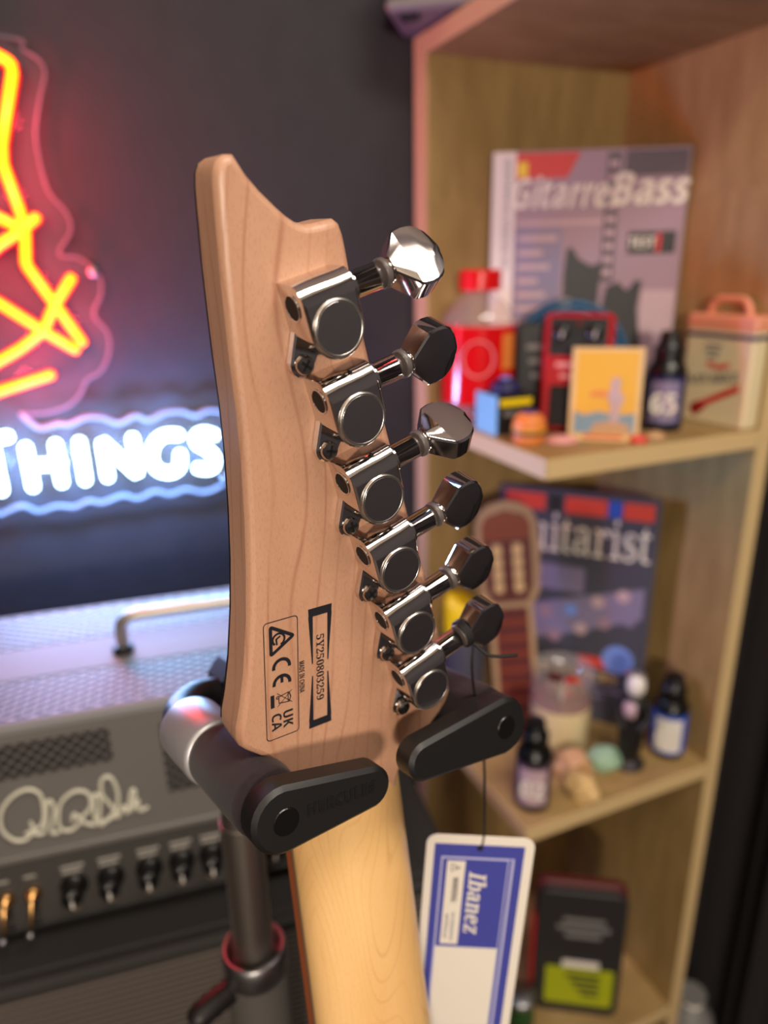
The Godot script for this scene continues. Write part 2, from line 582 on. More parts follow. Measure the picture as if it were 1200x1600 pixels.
func neon_sign() -> void:
	var at := Vector3(0, EYE, -.811)
	var s := thing("neon_sign", "wall sign of red line art over glowing white capitals on clear acrylic", "sign", at)
	var upper := [-.20, .2032, -.0214, .2032, -.0057, .1945, .0075, .1863, .0108, .1762, .0039, .1576, -.0053, .1260, -.0058, .0980, -.0015, .0736, .0106, .0569, .0123, .0398, -.0018, .0181, .0170, .0135, .0324, -.0025, .0321, -.0208, .0224, -.0413, .0334, -.0608, .0320, -.0800, .0212, -.0988, .0060, -.1075, -.0030, -.1216, -.0161, -.1328, -.0374, -.1383, -.0616, -.1377]
	var lower := [-.0616, -.1377, -.0568, -.1448, -.0462, -.1538, -.0294, -.1510, -.0172, -.1523, -.0017, -.1469, .0151, -.1486, .0314, -.1561, .0499, -.1497, .0626, -.1557, .0815, -.1492, .0999, -.1497, .1133, -.1559, .1280, -.1512, .1422, -.1538, .1562, -.1613, .1594, -.1817, .1572, -.2069, .1474, -.2316, .1339, -.2429, .1135, -.2478, .0947, -.2413, .0751, -.2449, .0594, -.2388, .0401, -.2449, .0248, -.2389, .0017, -.2442, -.0109, -.2399, -.0269, -.2449, -.0435, -.2411, -.0630, -.2442, -.0781, -.2359, -.0995, -.2421, -.1114, -.2414, -.20, -.2414]
	var outline := PackedVector2Array()
	for list in [upper, lower.slice(2)]:
		for i in range(0, list.size(), 2):
			outline.append(Vector2(list[i], list[i + 1]))
	plate("acrylic_backing", outline, -.012, -.007, M.acrylic, s)
	tube("acrylic_edge", curve(v3(upper, -.0095), .003), .0013, M.acrylic_rim, s, Transform3D.IDENTITY, 8)
	tube("acrylic_edge", curve(v3(lower, -.0095), .003), .0026, M.acrylic_rim_lit, s, Transform3D.IDENTITY, 8)
	for p in [[.0270, .0005], [-.04, .17], [.139, -.232]]:
		lathe("standoff_bolt", [[.0045, -.028], [.0045, .003], [.0045, .003], [.003, .0045], [0.0, .0047]], M.satin_steel, s, rot(Vector3.RIGHT, 90, Vector3(p[0], p[1], -.006)), 16)
	var red := [[-.09, .178, -.0300, .1861, -.0186, .1809, -.0160, .1770, -.0166, .1714, -.0356, .1129, -.0376, .0971, -.0300, .0566, -.0281, .0419, -.0328, .0088, -.0133, -.0284, .0063, -.0669],
		[-.13, .08, -.0555, .0543, -.0482, .0502, -.0324, .0419], [-.12, -.02, -.0592, .0220, -.0523, .0272, -.0342, .0377, -.0177, .0504],
		[.0055, -.0052, -.0137, -.0306, -.0272, -.0541, -.0503, -.0702, -.0712, -.0809, -.12, -.104], [-.12, .012, -.0654, -.0243, -.0617, -.0266, -.0273, -.0548, -.0009, -.0739], [-.12, -.122, -.0764, -.1105, -.0281, -.0981]]
	for list in red:
		tube("red_neon_tube", straight(v3(list, 0.0)), .0062, M.neon_jacket, s)
		obj("bright_core", core_of(list), M.neon_red, s.get_child(-1))
	for p in [[-.026, .143], [-.034, .075], [-.024, -.008], [-.0025, -.05], [-.04, -.064], [-.055, -.105], [-.08, .062]]:
		omni("red_neon_light", at + Vector3(p[0], p[1], .03), Color(1, .25, .34), .016)
	var letters := [[[-.118, -.1595, -.0779, -.1578], [-.0930, -.1583, -.0930, -.2133]], [[-.0632, -.1712, -.0630, -.2131], [-.0346, -.1711, -.0347, -.2122], [-.0634, -.1907, -.0326, -.1916]], [[-.0112, -.1714, -.0114, -.2129]],
		[[.0117, -.2123, .0113, -.1723, .0428, -.2140, .0429, -.1727]],
		[[.0914, -.1738, .0776, -.1728, .0666, -.1789, .0610, -.1904, .0604, -.2014, .0660, -.2120, .0784, -.2161, .0885, -.2106, .0912, -.1970]],
		[[.1309, -.1781, .1197, -.1744, .1110, -.1777, .1113, -.1864, .1202, -.1936, .1279, -.2021, .1281, -.2123, .1215, -.2174, .1095, -.2151]]]
	for k in letters.size():
		var st := begin()
		for list in letters[k]:
			var pts := v3(list, 0.0)
			tube_into(st, straight(pts) if k < 4 else curve(pts), .0060, 10)
		obj("white_neon_letter", st, M.neon_white, s)
	# the letters throw their light forward, into the room
	area_light("white_neon_light", at + Vector3(.015, -.192, .010), at + Vector3(.015, -.192, 1), Vector2(.27, .05), Color(.58, .84, 1), .15)
	for x in [-.09, -.02, .045, .115]:
		omni("letter_light", at + Vector3(x, -.192, .03), Color(.46, .66, 1), .028)


func amplifier() -> void:
	var a := thing("amplifier_head", "grey metal guitar amplifier head with a perforated top and a cream signature badge", "amplifier", Vector3(-.0237, EYE - .4745, -.4677), deg_to_rad(-6.8))
	var L := -.20
	var R := .215
	var w := R - L
	var mx := (L + R) / 2
	box("body", Vector3(w, .171, .172), Vector3(mx, .0995, -.088), M.amp_shell, a, .003)
	box("top_mesh", Vector3(w, .002, .060), Vector3(mx, .186, -.142), M.amp_mesh, a, .0005)
	box("top_band", Vector3(w, .0022, .050), Vector3(mx, .1861, -.086), M.amp_metal, a, .0005)
	box("top_mesh", Vector3(w, .002, .056), Vector3(mx, .186, -.032), M.amp_mesh, a, .0005)
	tube("top_edge", PackedVector3Array([Vector3(L, .1835, -.003), Vector3(R, .1835, -.003)]), .0042, M.amp_metal, a)
	tube("top_edge", PackedVector3Array([Vector3(L, .1835, -.1735), Vector3(R, .1835, -.1735)]), .0042, M.amp_metal, a)
	box("front_plate", Vector3(w, .104, .003), Vector3(mx, .130, 0), M.amp_front, a, .0006)
	box("front_mesh", Vector3(.205, .028, .002), Vector3(-.0965, .1600, .0012), M.amp_front_mesh, a, .0004)
	box("front_mesh", Vector3(.165, .060, .002), Vector3(.122, .139, .0012), M.amp_front_mesh, a, .0004)
	box("control_panel", Vector3(w, .064, .004), Vector3(mx, .0465, .0005), M.amp_panel, a, .0006)
	box("panel_lip", Vector3(w, .006, .006), Vector3(mx, .0795, .0015), M.amp_front, a, .001)
	box("panel_lip", Vector3(w, .005, .006), Vector3(mx, .0155, .0015), M.amp_shell, a, .001)
	for x in [L + .03, R - .03]:
		for z in [-.15, -.03]:
			lathe("foot", [[.010, 0.0], [.011, .0145]], M.black_rubber, a, pos(x, 0, z), 16)
	var h := straight([Vector3(.0143, .185, -.080), Vector3(.0143, .2185, -.080), Vector3(.192, .2185, -.080), Vector3(.192, .185, -.080)], .014)
	tube("handle", h, .0048, M.dark_steel, a)
	for x in [.0143, .192]:
		lathe("handle_mount", [[.0085, 0.0], [.0085, .004], [.0085, .004], [.006, .006]], M.black_gloss, a, pos(x, .187, -.080), 16)
	var strokes := [[-.0581, -.0868, -.0475, -.0821, -.0441, -.0699, -.0446, -.0559, -.0519, -.0503, -.0621, -.0541, -.0705, -.0647, -.0726, -.0789, -.0670, -.0900, -.0588, -.0913, -.0535, -.0843, -.0539, -.0785],
		[-.0534, -.0881, -.0468, -.0881, -.0419, -.0667, -.0391, -.0632, -.0376, -.0716, -.0423, -.0893, -.0384, -.0914],
		[-.0272, -.0839, -.0257, -.0786, -.0223, -.0853, -.0290, -.0915, -.0356, -.0893, -.0362, -.0796, -.0321, -.0665, -.0228, -.0596, -.0149, -.0622, -.0130, -.0706, -.0154, -.0776, -.0214, -.0836, -.0192, -.0885, -.0138, -.0915],
		[-.0127, -.0889, -.0113, -.0692, -.0082, -.0656, -.0074, -.0740, -.0108, -.0913, -.0069, -.0895],
		[-.0088, -.0929, .0014, -.0830, .0054, -.0697, .0038, -.0565, 0.0, -.0524, -.0041, -.0560, -.0049, -.0671, -.0006, -.0777, .0017, -.0860, -.0071, -.0910],
		[.0027, -.0892, .0076, -.0803, .0094, -.0872, .0148, -.0687, .0169, -.0712, .0128, -.0861, .0177, -.0777, .0180, -.0869, .0234, -.0857]]
	var sig := begin()
	for list in strokes:
		tube_into(sig, curve(v3(list, .0035), .0015), .0014, 8)
	obj("signature_badge", sig, M.cream_badge, a, pos(0, .187, 0))
	for x in [-.12, -.1, -.0351, -.0095, .0182, .0420, .0646, .088, .112]:
		if x < -.09:
			continue
		var k := lathe("knob", [[.0098, 0.0], [.0098, .003], [.0098, .003], [.0080, .0045], [.0074, .015], [.0074, .015], [.0066, .0165], [0.0, .017]], M.black_gloss, a, rot(Vector3.RIGHT, 90, Vector3(x, .046, .0025)), 24)
		box("pointer", Vector3(.0016, .0006, .006), Vector3(0, .0170, .003), M.white, k, .0)
		lathe("panel_jewel", [[.0042, 0.0], [.0040, .003], [.0025, .0045], [0.0, .005]], M.knob_cap, a, rot(Vector3.RIGHT, 90, Vector3(x - .0015, .0275, .0025)), 16)
		for row in 2:
			box("panel_print", Vector3(.016 - .003 * row, .0022, .0003), Vector3(x + .001 - .001 * row, .0625 - .0048 * row, .0027), M.label_ink, a, 0.0)
	for x in [-.081, -.063]:
		lathe("switch_nut", [[.0060, 0.0], [.0060, .0025], [.0060, .0025], [.0036, .0028], [.0034, .008], [0.0, .0082]], M.brass, a, rot(Vector3.RIGHT, 90, Vector3(x, .046, .0025)), 12)
		var lever := straight([Vector3(x, .046, .009), Vector3(x - .002, .030, .0165)])
		tube("switch_lever", lever, .0017, M.brass, a)
		lathe("switch_tip", [[.0, -.0030], [.0022, -.0022], [.0030, 0.0], [.0022, .0022], [0.0, .0030]], M.satin_steel, a, pos(x - .003, .024, .0190), 16)
		box("panel_print", Vector3(.008, .0020, .0003), Vector3(x, .0615, .0027), M.label_ink, a, 0.0)


func speaker_cabinet() -> void:
	var s := thing("speaker_cabinet", "large black speaker cabinet with ribbed grille cloth under the amplifier head", "speaker", Vector3(-.0237, 0, -.4677), deg_to_rad(-6.8))
	var top := EYE - .4745
	box("shell", Vector3(.56, top - .03, .30), Vector3(-.02, (top + .03) / 2, -.118), M.tolex, s, .006)
	box("grille", Vector3(.52, top - .062, .006), Vector3(-.02, (top + .042) / 2, .0345), M.grille_cloth, s, .002)
	for q in [[.05, .044], [top - .006, .012]]:
		box("front_rail", Vector3(.56, q[1], .012), Vector3(-.02, q[0], .034), M.tolex, s, .004)
	for x in [-.289, .249]:
		box("front_stile", Vector3(.022, top - .11, .012), Vector3(x, (top + .01) / 2, .034), M.tolex, s, .004)
	for x in [-.25, .21]:
		for z in [-.22, -.01]:
			lathe("foot", [[.018, 0.0], [.020, .032]], M.black_rubber, s, pos(x, 0, z), 16)


func shelf_unit() -> void:
	var s := thing("shelf_unit", "tall oak corner shelf unit holding magazines and small collectables", "shelf", Vector3(X0, 0, Z0))
	var w := XR - X0
	var d := ZF - Z0
	var T := .021
	var top := YU + T
	box("back_panel", Vector3(w + T, top, .032), Vector3((w + T) / 2, top / 2, -.016), M.oak, s, .001)
	box("edge_band", Vector3(.001, top, .0315), Vector3(-.0005, top / 2, -.016), M.oak_edge, s, .0003)
	box("side_panel", Vector3(T, top, d), Vector3(w + T / 2, top / 2, d / 2), M.oak, s, .001)
	box("edge_band", Vector3(T - .001, top, .001), Vector3(w + T / 2, top / 2, d + .0005), M.oak_edge, s, .0003)
	for y in [top, YM, YL, YB]:
		var b := box("shelf_board", Vector3(w - .0004, T, d), Vector3(w / 2, y - T / 2, d / 2), M.oak_across, s, .0008)
		box("edge_band", Vector3(.001, T - .001, d), Vector3(-w / 2 - .0003, 0, 0), M.oak_edge, b, .0003)
		box("edge_band", Vector3(w - .001, T - .001, .001), Vector3(0, 0, d / 2 + .0005), M.oak_edge, b, .0003)
	var c := thing("hard_case", "black hard case with pale trim lying on top of the shelf unit", "case", Vector3(.3383, top, -.7737), atan2(-.0472, .0666))
	box("lower_shell", Vector3(.28, .012, .16), Vector3(.138, .010, -.082), M.grey, c, .004)
	box("upper_shell", Vector3(.276, .05, .156), Vector3(.138, .041, -.082), M.charcoal, c, .004)
	box("front_print", Vector3(.05, .008, .0006), Vector3(.042, .029, -.0035), M.white, c, 0.0)
	box("front_print", Vector3(.03, .006, .0006), Vector3(.105, .028, -.0035), M.white, c, 0.0)
	for x in [.02, .25]:
		for z in [-.02, -.14]:
			box("foot", Vector3(.02, .005, .014), Vector3(x, .0025, z), M.black, c, .001)


# ------------------------------------------------------------------ the guitar
func guitar() -> void:
	var g := Node3D.new()
	g.name = numbered("electric_guitar")
	add_child(g)
	g.transform = GUITAR
	tag(g, "pale maple guitar headstock and neck with six chrome tuners, seen from behind", "guitar")
	var o := PackedVector2Array()
	var mm := [-21.2, 38.9, -23.4, 38.7, -25.2, 37.4, -26.1, 35.2, -26.3, 32, -26.1, 25, -25.7, 15, -25, 4, -24.1, -9, -22.9, -22, -22.1, -36, -21.8, -52, -22, -68, -22.7, -84, -24.3, -101, -26, -112, -27.5, -119, -27.7, -123, -26.8, -126, -24.5, -128.6, -20, -132.5, -14, -139.5, -9.8, -147, -6.2, -155, -3.8, -162, -2.8, -170,
		34.4, -170, 34.6, -166, 35.8, -162, 38.6, -157.6, 42.8, -153.8, 47.8, -149.6, 53.7, -144.4, 56.6, -140.5, 57.7, -136.5, 57.3, -132, 55.6, -126, 51.4, -112.2, 43.2, -84.7, 34.3, -59.9, 25.7, -33.5, 18.1, -10.1, 11.7, 11.5, 10.2, 18, 9.0, 22.5, 7.6, 25.4, 6.0, 26.3, 2.3, 25.4, -.2, 24.8, -2.6, 24.5, -5.1, 25.0, -7.4, 26.2, -10, 28, -14.6, 31.6, -18.2, 35.0]
	for i in range(0, mm.size(), 2):
		o.append(Vector2(mm[i], mm[i + 1]) * .001)
	var st := begin()
	var rings := []
	for p in [[-.014, .0012], [-.0128, 0.0], [-.0022, 0.0], [-.0009, .0005], [-.0003, .0012], [0.0, .0022]]:
		rings.append(lift(inset(o, p[1]), p[0]))
	loft(st, rings, [1, 2, 3, 3, 3], false, false)
	for z in [0.0, -.014]:
		var face := inset(o, .0022 if z == 0.0 else .0012)
		var t := Geometry2D.triangulate_polygon(face)
		st.set_smooth_group(-1)
		for i in range(0, t.size(), 3):
			var q := [face[t[i]], face[t[i + 1]], face[t[i + 2]]]
			if ((q[1] - q[0]).cross(q[2] - q[0]) < 0) == (z == 0.0):
				q.reverse()
			tri(st, Vector3(q[0].x, q[0].y, z), Vector3(q[1].x, q[1].y, z), Vector3(q[2].x, q[2].y, z))
	obj("headstock", st, M.maple, g)
	plate("headstock_veneer", inset(o, .0004), -.0148, -.01395, M.black_gloss, g)
	var inv := GUITAR.affine_inverse() * NECK
	# neck: a rounded back that widens slowly towards the body
	st = begin()
	rings = []
	for i in 24:
		var s := lerpf(-.026, .44, i / 23.0)
		var hw := .0232 + s * .0146
		var back := .0150 + .004 * clampf(s / .4, 0, 1)
		var ring := PackedVector3Array()
		for k in 25:
			var a := PI * k / 24.0
			ring.append(Vector3(cos(a) * hw, -s, pow(sin(a), .82) * back))
		for k in range(1, 4):
			ring.append(Vector3(lerpf(-hw, hw, k / 4.0), -s, 0))
		ring.reverse()
		rings.append(ring)
	loft(st, rings, [1])
	obj("neck", st, M.neck_maple, g, inv)
	st = begin()
	rings = []
	for i in 12:
		var s := lerpf(.001, .47, i / 11.0)
		var hw := .0232 + s * .0146
		rings.append(PackedVector3Array([Vector3(-hw, -s, .0), Vector3(hw, -s, .0), Vector3(hw, -s, -.0045), Vector3(hw * .6, -s, -.006), Vector3(-hw * .6, -s, -.006), Vector3(-hw, -s, -.0045)]))
	loft(st, rings, [-1])
	obj("fingerboard", st, M.rosewood, g, inv)
	box("nut", Vector3(.045, .005, .006), Vector3(0, .0015, -.005), M.white, g, .001).transform = inv * pos(0, .0015, -.004)
	var body := PackedVector2Array()
	for p in curve([Vector3(-.031, -.40, 0), Vector3(-.075, -.345, 0), Vector3(-.105, -.36, 0), Vector3(-.115, -.44, 0), Vector3(-.105, -.54, 0), Vector3(-.155, -.66, 0), Vector3(-.13, -.77, 0), Vector3(0, -.80, 0), Vector3(.14, -.76, 0), Vector3(.16, -.65, 0), Vector3(.115, -.54, 0), Vector3(.13, -.42, 0), Vector3(.125, -.32, 0), Vector3(.09, -.30, 0), Vector3(.05, -.37, 0), Vector3(.031, -.40, 0)], .012):
		body.append(Vector2(p.x, p.y))
	plate("body", body, -.012, .030, M.black_gloss, g, inv, .005, true)
	stamps(g)
	var turns := [-38.0, 18.0, -62.0, 14.0, 12.0, 8.0]
	for i in 6:
		var t := Node3D.new()
		t.name = "tuning_machine"
		g.add_child(t, true)
		t.transform = Transform3D(Basis(Vector3.BACK, deg_to_rad(17.31)), Vector3(.2975, -.9547, 0) * (.0254 * i))
		tuner(t, turns[i], i)


func tuner(t: Node3D, turn: float, i: int) -> void:
	var h := .0118
	var st := begin()
	var rings := []
	for q in [[0.0, 0.0, 0.0], [.0066, 0.0, 0.0], [.0080, 0.0, .00022], [.0092, 0.0, .0009], [.0102, 0.0, .0019], [.0110, 0.0, .0032], [.0113, 0.0, .0040], [.0116, .0003, .0050], [h, .0007, .0058]]:
		var ring := PackedVector3Array()
		for p in housing_outline():
			var n := p.normalized() if p.y <= 0 else Vector2(signf(p.x) if absf(p.x) > .0079 else 0.0, 0)
			var v: Vector2 = p - n * q[1]
			if p.y > .010:
				v.y = p.y - q[2]
			ring.append(Vector3(v.x, v.y, q[0]))
		if rings:
			var was: PackedVector3Array = rings[-1]
			for j in ring.size():
				var k := (j + 1) % ring.size()
				st.set_smooth_group(1 if j < 4 else 2 if q[0] < .0114 else 3)
				quad(st, was[j], was[k], ring[k], ring[j])
		rings.append(ring)
	st.set_smooth_group(-1)
	cap(st, rings[-1], false)
	obj("housing", st, M.chrome, t)
	lathe("gear_cap", [[.0070, -.0006], [.0070, .0003], [.0070, .0003], [.0066, .0006], [.0066, .0006], [0.0, .0006]], M.chrome_cap, t, rot(Vector3.RIGHT, 90, Vector3(0, 0, h)), 40)
	var circle := PackedVector3Array()
	for k in 41:
		circle.append(Vector3(cos(TAU * k / 40.0) * .00695, sin(TAU * k / 40.0) * .00695, h + .0002))
	st = begin()
	tube_into(st, circle, .0005, 8, false)
	obj("cap_rim", st, M.chrome_rim, t)
	# worm hole in the end wall
	lathe("worm_hole", [[.0033, 0.0], [.0033, .0003]], M.hole, t, rot(Vector3.BACK, 90, Vector3(-.0079, .0072, .0056)), 24)
	st = begin()
	circle = PackedVector3Array()
	for k in 33:
		circle.append(Vector3(-.0081, .0072 + cos(TAU * k / 32.0) * .0034, .0056 + sin(TAU * k / 32.0) * .0034))
	tube_into(st, circle, .0003, 6, false)
	obj("worm_hole_rim", st, M.chrome, t)
	# screw tab at the lower corner
	var tab := PackedVector2Array([Vector2(-.0078, .0010), Vector2(-.0116, -.0065)])
	for k in 7:
		tab.append(Vector2(-.0083, -.0080) + Vector2.from_angle(deg_to_rad(165 + 22.0 * k)) * .0036)
	tab.append_array(PackedVector2Array([Vector2(-.0022, -.0062), Vector2(-.0030, -.0020)]))
	plate("mounting_tab", tab, 0, .0032, M.chrome, t, Transform3D.IDENTITY, .0005)
	var screw := lathe("screw", [[.0027, 0.0], [.0027, .0009], [.0024, .0014], [.0024, .0014], [.0012, .0016], [0.0, .0016]], M.chrome_screw, t, rot(Vector3.RIGHT, 90, Vector3(-.0083, -.0080, .0031)), 20)
	for k in 2:
		box("screw_slot", Vector3(.0034, .0004, .0008), Vector3(0, .0015, 0), M.hole, screw, 0.0, Basis(Vector3.UP, deg_to_rad(40 + 90 * k + 23 * i)))
	# shaft along +X
	var along := Transform3D(Basis(Vector3.BACK, -PI / 2), Vector3(0, .0074, .0060))
	lathe("shaft_sleeve", [[.0046, .0070], [.0046, .0092], [.0046, .0092], [.0041, .0096], [.0041, .0098], [.0037, .0101], [.0037, .0192], [.0033, .0196]], M.chrome, t, along, 32)
	lathe("washer", [[.0040, .0193], [.0042, .0196], [.0042, .0206], [.0040, .0209]], M.washer, t, along, 32)
	lathe("collar", [[.0036, .0208], [.0038, .0212], [.0036, .0216], [.0036, .0216], [.0030, .0217], [.0034, .0221], [.0030, .0226]], M.chrome, t, along, 32)
	# button: flared neck, broad thumb faces, rounded end
	st = begin()
	var part := [3, 4, 4, 4, 4, 3, 5, 6, 7, 7, 7, 7, 6, 8]      # chamfers, faces and edges stay crisp against each other
	var was: PackedVector3Array
	for q in [[.0221, .0030, .0038], [.0270, .0086, .0042], [.0276, .0089, .0042], [.0300, .0092, .0042], [.0320, .0090, .0042], [.0337, .0084, .0042], [.0351, .0074, .0041], [.0362, .0060, .0041], [.0370, .0043, .0040], [.0375, .0022, .0040], [.0376, .0008, .0040]]:
		var ring := button_ring(q[0], q[1], q[2])
		if was:
			for j in 14:
				st.set_smooth_group(part[j] + (0 if q[0] > .0271 else 10))
				quad(st, was[j], was[(j + 1) % 14], ring[(j + 1) % 14], ring[j])
		else:
			cap(st, ring, true)
		was = ring
	cap(st, was, false)
	obj("button", st, M.chrome, t, Transform3D(Basis(Vector3.RIGHT, deg_to_rad(turn)), Vector3(0, .0074, .0060)))


func button_ring(x: float, half: float, thick: float) -> PackedVector3Array:
	# a flat lozenge: slightly domed faces, chamfered edges
	var ring := PackedVector3Array()
	var e := minf(.0007, half * .3)
	var front := [[half, thick * .80], [half - e, thick * .93], [half * .5, thick * .98], [0.0, thick], [-half * .5, thick * .98], [-half + e, thick * .93], [-half, thick * .80]]
	for p in front:
		ring.append(Vector3(x, p[0], p[1]))
	for k in range(front.size() - 1, -1, -1):
		ring.append(Vector3(x, front[k][0], -front[k][1]))
	return ring


func housing_outline() -> PackedVector2Array:
	var out := PackedVector2Array()
	for p in [[.0080, .0132], [.0040, .0132], [0.0, .0132], [-.0040, .0132], [-.0080, .0132], [-.0080, .0066], [-.0080, 0.0]]:
		out.append(Vector2(p[0], p[1]))
	for k in range(1, 20):
		out.append(Vector2.from_angle(PI + PI * k / 20.0) * .0080)
	out.append(Vector2(.0080, 0))
	out.append(Vector2(.0080, .0066))
	return out


func ribbon(st: SurfaceTool, pts: PackedVector2Array, w: float, closed := false, z1 := .00006) -> void:   # an inked line of even width
	var n := pts.size()
	var a := PackedVector2Array()
	var b := PackedVector2Array()
	for i in n:
		var before := pts[(i + n - 1) % n] if closed or i > 0 else pts[i] * 2 - pts[i + 1]
		var after := pts[(i + 1) % n] if closed or i < n - 1 else pts[i] * 2 - pts[i - 1]
		var e1 := (pts[i] - before).normalized()
		var e2 := (after - pts[i]).normalized()
		var nn := (Vector2(-e1.y, e1.x) + Vector2(-e2.y, e2.x)) / maxf(.4, 1.0 + e1.dot(e2)) * (w / 2)
		a.append(pts[i] + nn)
		b.append(pts[i] - nn)
	st.set_smooth_group(-1)
	for i in (n if closed else n - 1):
		var k := (i + 1) % n
		quad(st, Vector3(b[i].x, b[i].y, z1), Vector3(b[k].x, b[k].y, z1), Vector3(a[k].x, a[k].y, z1), Vector3(a[i].x, a[i].y, z1))


func arc(cx: float, cy: float, r: float, from: float, to: float, n := 16) -> PackedVector2Array:
	var out := PackedVector2Array()
	for i in n + 1:
		out.append(Vector2(cx, cy) + Vector2.from_angle(deg_to_rad(lerpf(from, to, float(i) / n))) * r)
	return out


func stamps(g: Node3D) -> void:
	# printed marks on the back; they read downwards, so each is laid out upright and turned a quarter turn clockwise
	var down := Basis(Vector3.BACK, -PI / 2)
	var st := begin()
	var frame := Transform3D(down, Vector3(-.01247, -.1062, .00005))   # x runs down the headstock
	var m := Transform3D(Basis.IDENTITY, Vector3.ZERO)
	var c1 := uv_to_local(-.0436, .0976)
	var c2 := uv_to_local(-.0307, .1019)
	var f1 := Transform3D(down, Vector3(c1.x, c1.y, .00004))
	var f2 := Transform3D(down, Vector3(c2.x, c2.y, .00004))
	frame = f1
	m = f2
	var holder := Node3D.new()
	holder.name = "approval_stamp"
	g.add_child(holder)
	ribbon(st, rect(.0417, .0113, .0012, 4), .0003, true)
	obj("stamp_frame", st, M.ink, holder, frame)
	# triangle with a tick in a circle
	st = begin()
	ribbon(st, rounded([Vector2(-.0192, -.0034), Vector2(-.0096, -.0034), Vector2(-.0144, .0042)], .0007), .0011, true)
	ribbon(st, arc(-.0144, -.0008, .0020, 20, 320), .0007)
	ribbon(st, PackedVector2Array([Vector2(-.0154, -.0002), Vector2(-.0146, -.0016), Vector2(-.0126, -.0014)]), .0006)
	obj("tick_mark", st, M.ink, holder, frame)
	st = begin()
	ribbon(st, arc(-.0046, .0, .0027, 80, 280), .0011)
	ribbon(st, arc(.0012, .0, .0027, 80, 280), .0011)
	ribbon(st, PackedVector2Array([Vector2(-.0015, 0), Vector2(.0010, 0)]), .0010)
	obj("conformity_mark", st, M.ink, holder, frame)
	st = begin()
	ribbon(st, PackedVector2Array([Vector2(.0046, -.0034), Vector2(.0092, -.0034)]), .0013)
	ribbon(st, PackedVector2Array([Vector2(.0046, .0034), Vector2(.0094, -.0018)]), .0002)
	ribbon(st, PackedVector2Array([Vector2(.0044, -.0018), Vector2(.0092, .0034)]), .0002)
	ribbon(st, PackedVector2Array([Vector2(.0052, .0020), Vector2(.0086, .0020), Vector2(.0081, -.0012), Vector2(.0058, -.0012)]), .0003, true)
	ribbon(st, PackedVector2Array([Vector2(.0050, .0023), Vector2(.0070, .0029), Vector2(.0088, .0023)]), .00035)
	ribbon(st, arc(.0060, -.0016, .00045, 0, 360, 8), .0003)
	obj("bin_mark", st, M.ink, holder, frame)
	text("mark_letters", "UK", .0034, M.ink, holder, frame * pos(.0147, .0018, 0), "Droid Sans", 700, .00006, 1.05)
	text("mark_letters", "CA", .0034, M.ink, holder, frame * pos(.0147, -.0022, 0), "Droid Sans", 700, .00006, 1.05)
	var made := uv_to_local(-.0374, .1010)
	text("origin_print", "MADE IN CHINA", .0018, M.ink, g, Transform3D(down, Vector3(made.x, made.y, .00004)), "Droid Sans", 700, .00006, .60)
	var serial := Node3D.new()
	serial.name = "serial_stamp"
	g.add_child(serial)
	st = begin()
	for s in [-1.0, 1.0]:
		var big := PackedVector2Array([Vector2(s * .0218, -.0042), Vector2(s * .0218, .0042), Vector2(s * .0190, .00405), Vector2(s * .0190, -.00405)])
		prism(st, big, 0, .00006)
		for e in [-1.0, 1.0]:
			prism(st, PackedVector2Array([Vector2(s * .0192, e * .0042), Vector2(s * .0192, e * .0026), Vector2(s * .0022, e * .0026), Vector2(s * .0022, e * .0030)]), 0, .00006)
	obj("serial_border", st, M.ink, serial, m)
	text("serial_number", "5Y250803259", .0028, M.ink, serial, m * pos(0, 0, 0), "Droid Serif", 700, .00006, 1.0)


func rounded(pts: Array, r: float) -> PackedVector2Array:
	var out := PackedVector2Array()
	var n := pts.size()
	for i in n:
		var p: Vector2 = pts[i]
		var a := (Vector2(pts[(i + n - 1) % n]) - p).limit_length(r)
		var b := (Vector2(pts[(i + 1) % n]) - p).limit_length(r)
		for k in 5:
			var t := k / 4.0
			out.append(p + a * (1 - t) * (1 - t) + b * t * t)
	return out


func uv_to_local(u: float, v: float) -> Vector2:   # from the tuner line's axes to the headstock's
	return Vector2(.9547 * u + .2975 * v, .2975 * u - .9547 * v)


# ------------------------------------------------------------------ stand and tag
func capsule(a: Vector2, ra: float, b: Vector2, rb: float, n := 12) -> PackedVector2Array:
	var out := PackedVector2Array()
	var t := (b - a).angle()
	for i in n + 1:
		out.append(a + Vector2.from_angle(t + PI / 2 + PI * i / n) * ra)
	for i in n + 1:
		out.append(b + Vector2.from_angle(t - PI / 2 + PI * i / n) * rb)
	return out


